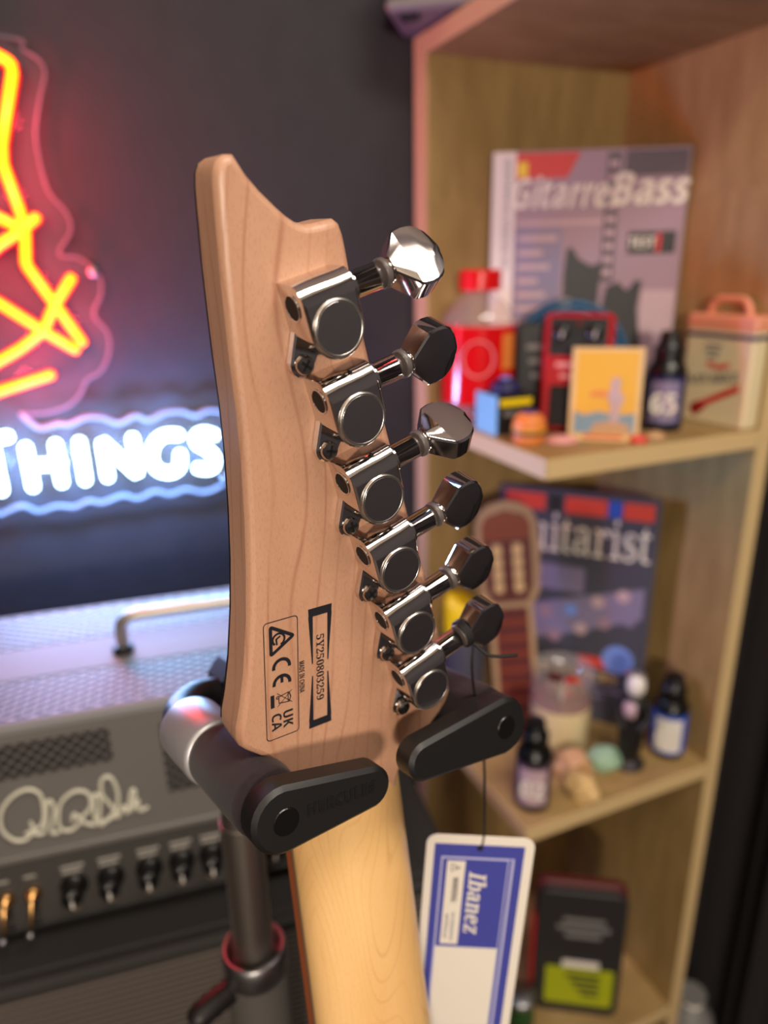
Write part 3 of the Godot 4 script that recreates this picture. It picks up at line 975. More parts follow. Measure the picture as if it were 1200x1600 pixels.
func guitar_stand() -> void:
	var base := Vector3(.0432, 0, -.3053)
	var s := thing("guitar_stand", "black and steel guitar stand gripping the headstock with padded arms", "stand", base)
	var f := Transform3D(Basis.IDENTITY, -base) * NECK
	for side in [-1, 1]:
		var c := Vector3(-.0395, .0240, 0) if side < 0 else Vector3(.0485, .0202, 0)
		var along := f * rot(Vector3.RIGHT, 90, c)      # local Y runs out of the stand, towards the open end of the yoke
		var arm := lathe("padded_arm", [[.0098, -.0140], [.0112, -.0125], [.0114, -.010], [.0114, .026], [.0108, .0288], [.0092, .0297]], M.foam, s, along, 40)
		arm.set_meta("label", "dark maroon foam sleeve")
		lathe("arm_sleeve", [[.0100, -.044], [.0118, -.0425], [.0124, -.040], [.0124, -.0150], [.0118, -.0135], [.0100, -.0130]], M.silver_paint, s, along, 40)
		var tip := Vector2(-.0092, .0210) if side < 0 else Vector2(.0128, .0212)
		var lever := plate("locking_lever", capsule(Vector2(c.x, c.y), .0106, tip, .0070), .0300, .0400, M.black_plastic, s, f, .0014, true)
		plate("pivot_cap", disc(.0042, 28, c.x, c.y), .0399, .0405, M.black_gloss, s, f, .0003)
		if side < 0:
			text("embossed_lettering", "HERCULES", .0036, M.black_letter, lever, pos(-.0205, .0232, .0402) * rot(Vector3.BACK, -5.5), "Droid Sans", 700, .0004, 1.0)
		var path := curve([Vector3(c.x, c.y, -.042), Vector3(c.x * .95, c.y - .002, -.062), Vector3(c.x * .6 + .002, c.y - .006, -.082), Vector3(.0045, .010, -.088)], .004)
		tube("yoke_rod", path, .0070, M.black_plastic, s, f, 14)
	box("yoke_hub", Vector3(.034, .040, .030), Vector3(.0045, .008, -.088), M.black_plastic, s, .006).transform = f * pos(.0045, .008, -.088)
	var hub: Vector3 = f * Vector3(.0045, .004, -.088)
	tube("pole_neck", curve([hub, hub + Vector3(-.003, -.03, -.006), Vector3(0, hub.y - .075, 0), Vector3(0, hub.y - .11, 0)], .006), .0105, M.dark_steel, s, Transform3D.IDENTITY, 24)
	lathe("upper_pole", [[.0110, .50], [.0110, hub.y - .075]], M.dark_steel, s, Transform3D.IDENTITY, 32)
	lathe("pole_collar", [[.0172, .924], [.0182, .926], [.0184, .936], [.0176, .941], [.0162, .9425], [.0150, .940], [.0112, .936]], M.satin_steel, s, Transform3D.IDENTITY, 32)
	lathe("lower_pole", [[.0172, .10], [.0172, .925]], M.grey_tube, s, Transform3D.IDENTITY, 32)
	tube("collar_knob", PackedVector3Array([Vector3(-.016, .92, .004), Vector3(-.034, .918, .010)]), .007, M.black_plastic, s, Transform3D.IDENTITY, 16)
	for a in [30.0, 150.0, 270.0]:
		var d := Vector3(cos(deg_to_rad(a)), 0, sin(deg_to_rad(a))) * (1.0 if a < 200 else .35)
		var leg := tube("leg", straight([Vector3(0, .24, 0), d * .10 + Vector3(0, .14, 0), d * .28 + Vector3(0, .012, 0)], .03), .009, M.black_plastic, s)
		lathe("rubber_foot", [[.012, 0.0], [.013, .018], [.010, .026]], M.black_rubber, leg, pos(d.x * .28, 0, d.z * .28), 16)


func hang_tag() -> void:
	var tl := Vector3(.1110, EYE - .2358, -.2231)
	var tr := Vector3(.1546, EYE - .2389, -.2036)
	var x := (tr - tl).normalized()
	var z := x.cross(Vector3.UP).normalized()
	var y := z.cross(x)
	var hole := tl + x * .0238 - y * .0064
	var t := Node3D.new()
	t.name = numbered("hang_tag")
	add_child(t)
	t.transform = Transform3D(Basis(x, y, z), hole)
	tag(t, "white and blue card hang tag dangling on a black string below the tuners", "tag")
	var w := .0478
	var left := -.0238
	var top := .0064
	var s := .0478 / 170.0          # metres for each pixel of the tag's width as pictured
	var r := func(x0: float, y0: float, x1: float, y1: float) -> PackedVector2Array: return rect((x1 - x0) * s, (y1 - y0) * s, 0.0, 1, left + (x0 + x1) / 2 * s, top - (y0 + y1) / 2 * s)
	var card := rect(w, .150, .0052, 6, left + w / 2, top - .075)
	plate("card", card, -.0005, 0, M.card_white, t, Transform3D.IDENTITY, .0001, true)
	plate("blue_field", r.call(13, 17, 155, 512), 0, .00008, M.print_blue, t)
	plate("inner_border", r.call(25, 42, 141, 500), .00008, .00014, M.print_lilac, t)
	plate("blue_panel", r.call(28, 46, 131, 232), .00014, .0002, M.print_blue, t)
	plate("blue_line", r.call(133, 44, 137, 498), .00014, .0002, M.print_blue, t)
	plate("white_panel", r.call(28, 233, 131, 495), .00014, .0002, M.card_white, t)
	plate("warning_strip", r.call(35, 50, 64, 226), .0002, .00026, M.card_white, t)
	var down := Basis(Vector3.BACK, -PI / 2)
	var at := func(px: float, py: float) -> Transform3D: return Transform3D(down, Vector3(left + px * s, top - py * s, .00028))
	text("logo_lettering", "Ibanez", .0078, M.card_white, t, at.call(85, 137), "Droid Serif", 700, .00008, .98, .22)
	text("warning_heading", "WARNING:", .0026, M.ink, t, at.call(51, 110), "Droid Sans", 700, .00008, .80)
	text("warning_print", "Cancer and Reproductive Harm", .0018, M.print_grey, t, at.call(53, 187), "Droid Sans", 400, .00008, .50)
	text("warning_print", "www.P65Warnings.ca.gov", .0018, M.print_grey, t, at.call(43, 187), "Droid Sans", 400, .00008, .52)
	var st := begin()
	ribbon(st, PackedVector2Array([Vector2(0, -.0021), Vector2(.0042, -.0021), Vector2(.0021, .0018)]), .0003, true, .00004)
	ribbon(st, PackedVector2Array([Vector2(.0021, .0008), Vector2(.0021, -.0008)]), .0004, false, .00004)
	obj("warning_triangle", st, M.ink, t, Transform3D(down, Vector3(left + 50 * s, top - 56 * s, .0003)))
	lathe("eyelet", [[.0014, 0.0], [.0014, .0002]], M.hole, t, rot(Vector3.RIGHT, 90, Vector3(0, 0, .0001)), 20)
	# string: wound round the lowest tuner's shaft, then down to the eyelet
	var inv := t.transform.affine_inverse()
	var shaft := GUITAR * Transform3D(Basis(Vector3.BACK, deg_to_rad(17.31)), Vector3(.2975, -.9547, 0) * .127) * pos(.0212, .0074, .0060)
	var wind := PackedVector3Array()
	for k in 61:
		var a := TAU * k / 20.0
		wind.append(inv * (shaft * Vector3(-.0012 + .0009 * k / 20.0, cos(a) * .0046, sin(a) * .0046)))
	tube("string_winding", wind, .0006, M.string_black, t, Transform3D.IDENTITY, 6)
	var from: Vector3 = inv * (shaft * Vector3(.001, -.0030, .0038))
	tube("string", curve([from, from.lerp(Vector3.ZERO, .12) + Vector3(-.001, 0, .004), from.lerp(Vector3.ZERO, .5) + Vector3(.003, 0, -.004), Vector3(.0008, .010, .0002), Vector3(0, .0004, .0006)], .003), .00055, M.string_black, t, Transform3D.IDENTITY, 6)
	tube("string_end", curve([from, from + Vector3(.006, -.003, .003), from + Vector3(.0155, -.0035, .001)], .002), .0006, M.string_black, t, Transform3D.IDENTITY, 6)


# ------------------------------------------------------------------ things on the shelves
func cover(called: String, label: String, w: float, h: float, thick: float, foot: Vector3, turn: float, lean: float, m: Material) -> Node3D:
	# a magazine: x from its left edge, y up, its front face at z = 0
	var o := thing(called, label, "magazine", foot, turn)
	o.rotation.x = 0
	o.basis = Basis(Vector3.UP, turn) * Basis(Vector3.RIGHT, deg_to_rad(-lean))
	box("pages", Vector3(w - .002, h - .002, thick - .0008), Vector3(w / 2, h / 2, -thick / 2), M.white, o, .0003)
	box("cover", Vector3(w, h, .0006), Vector3(w / 2, h / 2, -.0003), m, o, 0.0)
	box("back_cover", Vector3(w, h, .0005), Vector3(w / 2, h / 2, -thick), m, o, 0.0)
	return o


func print_box(o: Node3D, called: String, x0: float, y0: float, x1: float, y1: float, m: Material, z := .0003) -> void:
	plate(called, rect(x1 - x0, y1 - y0, 0.0, 1, (x0 + x1) / 2, (y0 + y1) / 2), 0, z, m, o)


func middle_shelf() -> void:
	# magazine standing behind everything
	var bl := Vector3(.4768, YM, -.7880)
	var br := Vector3(.6720, YM, -.6830)
	var g := cover("music_magazine", "mauve guitar and bass magazine with white title, standing on the middle shelf", .234, .290, .008, bl, atan2(-(br - bl).z, (br - bl).x), 0.0, M.mauve)
	print_box(g, "white_margin", 0, 0, .028, .29, M.white)
	text("margin_print", "DAS MUSIKER-FACHMAGAZIN", .006, M.print_grey, g, Transform3D(Basis(Vector3.BACK, PI / 2), Vector3(.018, .225, .0005)), "Droid Sans", 700)
	plate("red_corner", PackedVector2Array([Vector2(.028, .288), Vector2(.105, .288), Vector2(.09, .262), Vector2(.028, .262)]), 0, .0004, M.red, g)
	print_box(g, "yellow_flash", .030, .264, .042, .279, M.lemon, .0005)
	text("title_lettering", "Gitarre", .031, M.card_white, g, pos(.083, .246, .0006), "Droid Sans", 700, .0003, .80, .2)
	text("title_lettering", "Bass", .033, M.card_white, g, pos(.191, .248, .0006), "Droid Sans", 700, .0003, .95, .2)
	print_box(g, "dark_strip", .137, .150, .153, .286, M.plum, .0004)
	for k in 9:
		print_box(g, "film_frame", .140, .157 + .0143 * k, .150, .164 + .0143 * k, M.pale_mauve, .0006)
	print_box(g, "dark_corner", .158, .262, .232, .288, M.plum, .0002)
	print_box(g, "subtitle_print", .032, .213, .136, .218, M.pale_mauve)
	print_box(g, "shade_field", .030, .075, .088, .210, M.lilac, .0002)
	for k in 8:
		print_box(g, "column_print", .034, .196 - .0155 * k, .034 + [.048, .030, .040, .026, .036, .044, .03, .038][k], .202 - .0155 * k, M.pale_mauve, .0005)
	print_box(g, "dark_badge", .168, .180, .226, .204, M.charcoal, .0004)
	text("badge_lettering", "TEST", .011, M.card_white, g, pos(.186, .192, .0006), "Droid Sans", 700)
	print_box(g, "badge_stripe", .203, .182, .208, .202, M.red, .0006)
	# dark guitar shapes pictured on the cover
	plate("pictured_headstock", PackedVector2Array([Vector2(.094, .09), Vector2(.092, .16), Vector2(.094, .186), Vector2(.100, .190), Vector2(.110, .176), Vector2(.126, .168), Vector2(.138, .172), Vector2(.136, .09)]), 0, .0006, M.charcoal, g)
	plate("pictured_body", PackedVector2Array([Vector2(.13, .0), Vector2(.136, .09), Vector2(.146, .145), Vector2(.160, .150), Vector2(.172, .140), Vector2(.182, .152), Vector2(.190, .150), Vector2(.186, .12), Vector2(.196, .07), Vector2(.214, .02), Vector2(.216, 0)]), 0, .0008, M.charcoal, g)
	print_box(g, "pale_glow", .19, .09, .232, .14, M.pale_mauve, .0003)

	for part in g.get_children():       # the magazine is a little narrower and taller than it was laid out
		part.transform = Transform3D(Basis.from_scale(Vector3(.951, 1.034, 1)), Vector3.ZERO) * part.transform

	# bottle with a red label
	var p := Vector3(.4365, YM, -.7430)
	var b := thing("drink_bottle", "clear plastic bottle with red label and red screw cap on the middle shelf", "bottle", p, facing(p))
	lathe("bottle_wall", [[.035, 0.0], [.0405, .003], [.0425, .012], [.0425, .112], [.0425, .112], [.040, .122], [.030, .136], [.018, .146], [.0165, .150], [.0165, .160]], M.clear_plastic, b, Transform3D.IDENTITY, 40)
	lathe("drink", [[.033, .002], [.0400, .006], [.0400, .020], [.0400, .020], [.0, .0201]], M.deep_red, b, Transform3D.IDENTITY, 32)
	lathe("label_band", [[.0429, .024], [.0429, .112]], M.red_gloss, b, Transform3D.IDENTITY, 48)
	lathe("cap", [[.0240, .150], [.0240, .170], [.0240, .170], [.0225, .1725], [0.0, .1727]], M.red_cap, b, Transform3D.IDENTITY, 32)
	var ringed := begin()
	var circle := PackedVector3Array()
	for k in 33:
		var a := TAU * k / 32.0
		var ang := sin(a) * .42
		circle.append(Vector3(sin(ang) * .0433, .077 + cos(a) * .020, cos(ang) * .0433))
	tube_into(ringed, circle, .0009, 6, false)
	obj("round_emblem", ringed, M.pink, b)
	var stripe := begin()
	for k in 6:
		var a0 := deg_to_rad(38.0 + 5 * k)
		var a1 := deg_to_rad(38.0 + 5 * (k + 1))
		quad(stripe, Vector3(sin(a0) * .0434, .064, cos(a0) * .0434), Vector3(sin(a1) * .0434, .064, cos(a1) * .0434), Vector3(sin(a1) * .0434, .104, cos(a1) * .0434), Vector3(sin(a0) * .0434, .104, cos(a0) * .0434))
	obj("yellow_patch", stripe, M.orange, b)

	# coil of blue cable and a black packet, behind the pedal
	p = Vector3(.532, YM, -.691)
	b = thing("cable_coil", "coil of dark blue cable propped behind the red pedal", "cable", p, facing(p, 6))
	for k in 5:
		var loop := PackedVector3Array()
		var rr := .062 - .0074 * (k % 3) 
		for j in 41:
			var a := TAU * j / 40.0
			loop.append(Vector3(cos(a) * rr * 1.04 - .006, .070 + sin(a) * rr * 1.05, (-.004 if k < 3 else .004) + .001 * k))
		var st := begin()
		tube_into(st, loop, .0036, 8, false)
		obj("cable_turn", st, M.petrol, b)
	box("cable_tie", Vector3(.016, .026, .018), Vector3(-.012, .127, 0), M.grey, b, .002)
	p = Vector3(.494, YM, -.692)
	b = thing("black_packet", "black packet with white print between the red-capped bottle and the pedal", "packet", p, facing(p, 4))
	box("packet", Vector3(.062, .115, .014), Vector3(0, .0575, 0), M.black, b, .002)
	for k in 3:
		box("packet_print", Vector3(.030 - .006 * k, .006, .0006), Vector3(-.006, .088 - .016 * k, .0073), M.grey, b, 0.0)

	# red effects pedal leaning back
	p = Vector3(.486, YM, -.626)
	b = thing("effects_pedal", "red metal effects pedal standing on end behind the yellow card", "pedal", p, facing(p, -6))
	b.basis = b.basis * Basis(Vector3.RIGHT, deg_to_rad(-9))
	box("chassis", Vector3(.073, .129, .029), Vector3(0, .0645, -.0165), M.pedal_red, b, .004)
	box("control_plate", Vector3(.060, .040, .0015), Vector3(.0, .104, -.0015), M.black, b, .001)
	for x in [-.017, .017]:
		var k := lathe("control_knob", [[.0085, 0.0], [.0080, .009], [.0080, .009], [.007, .0105], [0.0, .0108]], M.black_gloss, b, rot(Vector3.RIGHT, 90, Vector3(x, .108, -.0008)), 24)
		box("knob_line", Vector3(.0015, .0006, .007), Vector3(.001, .0109, .003), M.white, k, 0.0)
	lathe("indicator_lamp", [[.0022, 0.0], [.0018, .002], [0.0, .0026]], M.deep_red, b, rot(Vector3.RIGHT, 90, Vector3(0, .118, -.0008)), 12)
	box("foot_switch", Vector3(.068, .072, .006), Vector3(0, .042, .0004), M.pedal_red, b, .002)
	box("rubber_pad", Vector3(.050, .044, .003), Vector3(0, .030, .0040), M.black_rubber, b, .001)
	for x in [-.0385, .0385]:
		box("jack_socket", Vector3(.006, .012, .012), Vector3(x, .070, -.02), M.black, b, .001)
	for k in 2:
		box("pedal_print", Vector3(.034 - .01 * k, .0045, .0004), Vector3(-.004, .074 - .012 * k, .0036), M.pink, b, 0.0)

	# yellow picture card
	p = Vector3(.4945, YM, -.5830)
	b = thing("picture_card", "yellow picture card with cream border leaning on the red pedal", "card", p, facing(p, 2))
	b.basis = b.basis * Basis(Vector3.RIGHT, deg_to_rad(-6))
	box("card", Vector3(.071, .096, .0016), Vector3(0, .048, 0), M.sand, b, .0004)
	box("yellow_ground", Vector3(.061, .086, .0004), Vector3(0, .049, .0009), M.yellow, b, 0.0)
	plate("grey_water", PackedVector2Array([Vector2(-.0305, .008), Vector2(.0305, .008), Vector2(.0305, .030), Vector2(.012, .027), Vector2(-.006, .031), Vector2(-.020, .027), Vector2(-.0305, .031)]), 0, .0004, M.steel_blue, b, pos(0, 0, .0012))
	plate("brown_mound", PackedVector2Array([Vector2(-.014, .008), Vector2(.028, .008), Vector2(.024, .018), Vector2(.008, .022), Vector2(-.010, .018)]), 0, .0004, M.tan, b, pos(0, 0, .0016))
	plate("pictured_figure", PackedVector2Array([Vector2(.006, .020), Vector2(.014, .020), Vector2(.015, .034), Vector2(.019, .046), Vector2(.013, .052), Vector2(.014, .062), Vector2(.010, .067), Vector2(.005, .063), Vector2(.005, .053), Vector2(.002, .048), Vector2(.006, .036)]), 0, .0004, M.pale_mauve, b, pos(0, 0, .0018))
	plate("pictured_instrument", PackedVector2Array([Vector2(-.016, .046), Vector2(.004, .046), Vector2(.006, .050), Vector2(-.006, .053), Vector2(-.016, .050)]), 0, .0004, M.orange, b, pos(0, 0, .0017))
	box("caption_print", Vector3(.040, .003, .0004), Vector3(0, .0045, .0010), M.tomato, b, 0.0)

	# light blue and black box with a round blue thing on it
	p = Vector3(.4310, YM, -.674)
	b = thing("small_box", "small black box with light blue end and yellow stripe near the shelf edge", "box", p, facing(p, 32))
	box("carton", Vector3(.046, .044, .046), Vector3(0, .022, 0), M.black, b, .001)
	box("blue_end", Vector3(.0006, .0435, .0455), Vector3(-.0232, .022, 0), M.sky, b, 0.0)
	box("yellow_stripe", Vector3(.040, .007, .0006), Vector3(0, .036, .0232), M.lemon, b, 0.0)
	box("box_print", Vector3(.026, .005, .0006), Vector3(-.002, .024, .0232), M.grey, b, 0.0)
	var d := thing("blue_dome", "shiny dark blue round knob resting on the small black box", "knob", p + Vector3(-.002, .044, .004))
	lathe("dome", [[.015, 0.0], [.0165, .003], [.0165, .006], [.013, .012], [.006, .0155], [0.0, .0162]], M.navy, d, Transform3D.IDENTITY, 28)
	lathe("dome_button", [[.006, .0150], [.0055, .017], [0.0, .0178]], M.periwinkle, d, Transform3D.IDENTITY, 20)

	# toy burger
	p = Vector3(.4215, YM, -.611)
	b = thing("toy_burger", "tiny toy burger with a golden bun at the front of the middle shelf", "toy", p)
	lathe("lower_bun", [[.013, 0.0], [.0165, .003], [.017, .008], [.016, .010]], M.orange, b, Transform3D.IDENTITY, 28)
	lathe("patty", [[.0168, .0098], [.0178, .0118], [.0168, .0145]], M.brown, b, Transform3D.IDENTITY, 28)
	lathe("filling", [[.0165, .0143], [.0182, .0156], [.0165, .0172]], M.yellow, b, Transform3D.IDENTITY, 28)
	lathe("upper_bun", [[.0168, .0170], [.0172, .0205], [.0155, .0265], [.0105, .0315], [.005, .0338], [0.0, .0342]], M.orange, b, Transform3D.IDENTITY, 28)
	lathe("purple_topping", [[.0085, .0325], [.0070, .0345], [0.0, .0356]], M.violet, b, Transform3D.IDENTITY, 20)

	# picks and sweets along the front edge
	for q in [["pink_pick", "pink rounded pick lying in front of the red pedal", Vector3(.452, YM, -.596), M.pink, .017, .010], ["red_pick", "red pick lying at the foot of the yellow card", Vector3(.523, YM, -.561), M.tomato, .010, .009], ["beige_pick", "beige and red pick lying before the dark blue bottle", Vector3(.549, YM, -.566), M.tan, .012, .010]]:
		var k := thing(q[0], q[1], "pick", q[2], facing(q[2], 20.0 * rng.randf()), "picks on the middle shelf")
		var st := begin()
		var rings := []
		for j in 5:
			var v := j / 4.0
			var ring := PackedVector3Array()
			for i in 16:
				var a := TAU * i / 16.0
				ring.append(Vector3(cos(a) * q[4] * (1.0 - .5 * v * v), .001 + v * .007, -sin(a) * q[5] * (1.0 - .5 * v * v)))
			rings.append(ring)
		loft(st, rings, [1])
		obj("pick_body", st, q[3], k)

	care_bottle("care_bottle", "small black-capped bottle with navy label numbered 65 on the middle shelf", Vector3(.5905, YM, -.600), .0205, .107, M.navy, M.lilac, "65")

	# tin with a carry handle
	p = Vector3(.6640, YM, -.5930)
	b = thing("string_tin", "cream carrying tin with navy band and red guitar beside the side panel", "tin", p, deg_to_rad(-86.0))
	box("tin_body", Vector3(.088, .112, .024), Vector3(0, .056, 0), M.cream, b, .003)
	box("tin_lid", Vector3(.090, .018, .026), Vector3(0, .112, 0), M.salmon, b, .003)  # lid and handle colour holds the neon sign's red light
	box("navy_band", Vector3(.0885, .0055, .0245), Vector3(0, .0985, 0), M.navy, b, .0005)
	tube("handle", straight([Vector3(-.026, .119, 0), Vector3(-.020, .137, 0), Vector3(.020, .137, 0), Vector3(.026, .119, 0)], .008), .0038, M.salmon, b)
	text("brand_lettering", "SAVAREZ", .0105, M.slate, b, pos(-.002, .052, .0122) * rot(Vector3.BACK, 8), "Droid Serif", 700, .0003, .95)
	plate("red_swoosh", PackedVector2Array([Vector2(-.012, .066), Vector2(.004, .062), Vector2(.018, .066), Vector2(.016, .071), Vector2(.002, .067), Vector2(-.010, .071)]), 0, .0004, M.tomato, b, pos(0, 0, .0121))
	for k in 3:
		box("tin_print", Vector3(.022 - .004 * k, .003, .0004), Vector3(-.006, .088 - .006 * k, .0122), M.grey, b, 0.0)
	plate("red_guitar", capsule(Vector2(-.020, .016), .0075, Vector2(-.012, .021), .0055), 0, .0005, M.deep_red, b, pos(0, 0, .0121))
	plate("red_guitar_neck", PackedVector2Array([Vector2(-.013, .018), Vector2(.034, .042), Vector2(.032, .049), Vector2(-.015, .025)]), 0, .0006, M.red, b, pos(0, 0, .0121))


func care_bottle(called: String, label: String, p: Vector3, r: float, h: float, m: Material, pale: Material, digits: String) -> Node3D:
	var b := thing(called, label, "bottle", p, facing(p), "small care bottles on the shelves")
	lathe("bottle_body", [[r * .9, 0.0], [r, .002], [r, h * .60], [r, h * .60], [r * .92, h * .66], [r * .6, h * .72], [r * .55, h * .74]], M.black_gloss, b, Transform3D.IDENTITY, 32)
	lathe("label_band", [[r * 1.012, h * .07], [r * 1.012, h * .57]], m, b, Transform3D.IDENTITY, 40)
	lathe("cap", [[r * .74, h * .70], [r * .74, h * .84], [r * .74, h * .84], [r * .58, h * .88], [r * .50, h * .99], [r * .50, h * .99], [r * .40, h], [0.0, h]], M.black_rubber, b, Transform3D.IDENTITY, 28)
	var st := begin()
	var rings := 10
	for i in rings:
		var a0 := lerpf(-.80, .80, float(i) / rings)
		var a1 := lerpf(-.80, .80, float(i + 1) / rings)
		var R := r * 1.02
		quad(st, Vector3(sin(a0) * R, h * .10, cos(a0) * R), Vector3(sin(a1) * R, h * .10, cos(a1) * R), Vector3(sin(a1) * R, h * .52, cos(a1) * R), Vector3(sin(a0) * R, h * .52, cos(a0) * R))
	obj("label_panel", st, pale, b)
	text("label_number", digits, r * 1.05, M.card_white if pale != M.card_white else M.navy, b, pos(0, h * .29, r * 1.04), "Droid Sans", 700, .0004, .9)
	return b


func lower_shelf() -> void:
	var bl := Vector3(.5060, YL, -.7930)
	var br := Vector3(.6450, YL, -.6400)
	var g := cover("guitar_magazine", "dark guitar magazine with a big pale serif title, leaning on the lower shelf", .207, .338, .006, bl, atan2(-(br - bl).z, (br - bl).x), 0.0, M.slate)
	for k in [[.008, .062, M.tomato], [.066, .084, M.charcoal], [.088, .142, M.tomato], [.144, .160, M.blue], [.162, .200, M.tomato]]:
		print_box(g, "top_strip", k[0], .308, k[1], .331, k[2], .0004)
	text("title_lettering", "Guitarist", .052, M.card_white, g, pos(.104, .276, .0006), "Droid Serif", 400, .0003, .64)
	plate("pictured_panel", PackedVector2Array([Vector2(.01, .10), Vector2(.10, .13), Vector2(.198, .17), Vector2(.198, .215), Vector2(.10, .185), Vector2(.01, .155)]), 0, .0004, M.lilac, g)
	print_box(g, "pictured_light", .06, .195, .12, .232, M.lilac, .0003)
	for k in [[.105, .168, M.periwinkle], [.140, .186, M.pale_mauve], [.172, .200, M.pale_mauve], [.120, .142, M.pale_mauve], [.150, .156, M.mauve], [.182, .166, M.lilac], [.085, .125, M.mauve], [.07, .160, M.mauve]]:
		plate("pictured_knob", disc(.009, 20, k[0], k[1]), 0, .0008, k[2], g)
	plate("blue_roundel", disc(.021, 28, .172, .104), 0, .001, M.periwinkle, g)
	print_box(g, "red_strip", .120, .086, .190, .102, M.tomato, .0006)
	text("cover_line", "BLUES PICKS", .013, M.sand, g, pos(.120, .072, .0006), "Droid Serif", 700, .0003, .9)
	for k in 3:
		print_box(g, "cover_print", .10, .05 - .012 * k, .18 - .02 * k, .055 - .012 * k, M.lilac, .0005)

	# flat wooden guitar neck cut-out
	var p := Vector3(.486, YL, -.6900)
	var b := thing("guitar_cutout", "flat wooden cutout of a guitar head and neck leaning on the dark magazine", "ornament", p, 0.0)
	b.basis = Basis(Vector3.UP, facing(p, 8)) * Basis(Vector3.BACK, deg_to_rad(5.5)) * Basis(Vector3.RIGHT, deg_to_rad(-4))
	var half := [[.030, 0.0], [.029, .20], [.036, .212], [.040, .222], [.039, .236], [.042, .246], [.040, .262], [.043, .272], [.041, .290], [.040, .312], [.033, .328], [.018, .338], [0.0, .342]]
	var line := PackedVector2Array()
	for k in half:
		line.append(Vector2(k[0], k[1]))
	for k in range(half.size() - 2, -1, -1):
		line.append(Vector2(-half[k][0] * (.96 if k > 2 else 1.0), half[k][1]))
	plate("plywood", line, -.005, 0, M.card_brown, b)
	plate("painted_head", PackedVector2Array([Vector2(-.022, .205), Vector2(.022, .205), Vector2(.030, .225), Vector2(.031, .310), Vector2(.024, .322), Vector2(0, .329), Vector2(-.024, .322), Vector2(-.031, .310), Vector2(-.030, .225)]), 0, .0006, M.maroon, b)
	plate("painted_crest", PackedVector2Array([Vector2(-.030, .290), Vector2(.030, .290), Vector2(.031, .309), Vector2(.024, .321), Vector2(0, .3275), Vector2(-.024, .321), Vector2(-.031, .309)]), 0, .0009, M.russet, b)
	for x in [-.013, .013]:
		plate("painted_slot", rect(.0125, .070, .004, 4, x, .251), 0, .0012, M.card_brown, b)
		for k in 4:
			plate("painted_roller", disc(.0068, 14, x, .226 + .0165 * k), 0, .0015, M.sand, b)
	plate("painted_board", PackedVector2Array([Vector2(-.023, .0), Vector2(.023, .0), Vector2(.021, .196), Vector2(-.021, .196)]), 0, .0006, M.maroon, b)
	for k in 8:
		print_box(b, "painted_fret", -.022, .012 + .023 * k, .022, .0175 + .023 * k, M.russet, .001)

	# candle glass with picks in it
	p = Vector3(.528, YL, -.662)
	b = thing("candle_glass", "thick glass tumbler of cream wax holding coloured picks on the lower shelf", "candle", p)
	lathe("wax", [[.036, .004], [.0388, .008], [.0395, .072], [.0395, .072], [0.0, .0725]], M.wax, b, Transform3D.IDENTITY, 36)
	lathe("glass_wall", [[.037, 0.0], [.0405, .004], [.0410, .118], [.0410, .118], [.0395, .119], [.0398, .074]], M.clear_plastic, b, Transform3D.IDENTITY, 40)
	lathe("wax_rim", [[.0395, .0715], [.0395, .0755], [.032, .0745]], M.russet, b, Transform3D.IDENTITY, 36)
	var inside := [["red", .008, .004], ["white", -.006, .010], ["green", -.018, .002], ["orange", .018, .010], ["maroon", -.002, -.012]]
	for k in inside.size():
		var pick := thing("guitar_pick", "%s pick standing in the cream candle glass" % ["red", "white", "green", "orange", "maroon"][k], "pick", p + Vector3(inside[k][1], .0735, inside[k][2]), .5 * k, "picks in the candle glass")
		plate("pick_body", rounded([Vector2(-.002, 0), Vector2(.002, 0), Vector2(.012, .022), Vector2(.006, .030), Vector2(-.006, .030), Vector2(-.012, .022)], .005), -.0005, .0005, M[inside[k][0]], pick)

	care_bottle("care_bottle", "small black-capped bottle with pinkish label numbered 02 on the lower shelf", Vector3(.432, YL, -.583), .0215, .118, M.plum, M.pale_mauve, "02")
	care_bottle("care_bottle", "small black-capped bottle with bright blue label numbered 01 on the lower shelf", Vector3(.6510, YL, -.5900), .0220, .117, M.blue, M.white, "01")

	# black figure with a white face
	p = Vector3(.586, YL, -.590)
	b = thing("figurine", "dark standing figurine with white head and shirt beside the blue bottle", "figurine", p, facing(p))
	lathe("plinth", [[.020, 0.0], [.021, .004], [.015, .008], [.012, .012]], M.charcoal, b, Transform3D.IDENTITY, 24)
	lathe("robe", [[.012, .010], [.015, .030], [.0165, .055], [.0145, .075], [.0165, .090], [.012, .102], [.006, .106]], M.black, b, Transform3D.IDENTITY, 24)
	lathe("white_shirt", [[.0, .074], [.008, .078], [.0105, .088], [.008, .098], [0.0, .100]], M.pale_mauve, b, pos(-.003, 0, .0085), 20)
	lathe("head", [[.004, .102], [.0100, .108], [.0120, .117], [.0105, .126], [.006, .1315], [0.0, .133]], M.white, b, Transform3D.IDENTITY, 24)
	for k in [-1, 0, 1]:
		lathe("hair_tuft", [[.0, -.005], [.0055, 0.0], [0.0, .005]], M.grey, b, pos(.006 * k, .132 - .002 * absi(k), -.002), 14)
	for k in [-1, 1]:
		tube("arm", curve([Vector3(.013 * k, .095, 0), Vector3(.019 * k, .078, .004), Vector3(.010 * k, .062, .013)], .006), .0048, M.black, b)

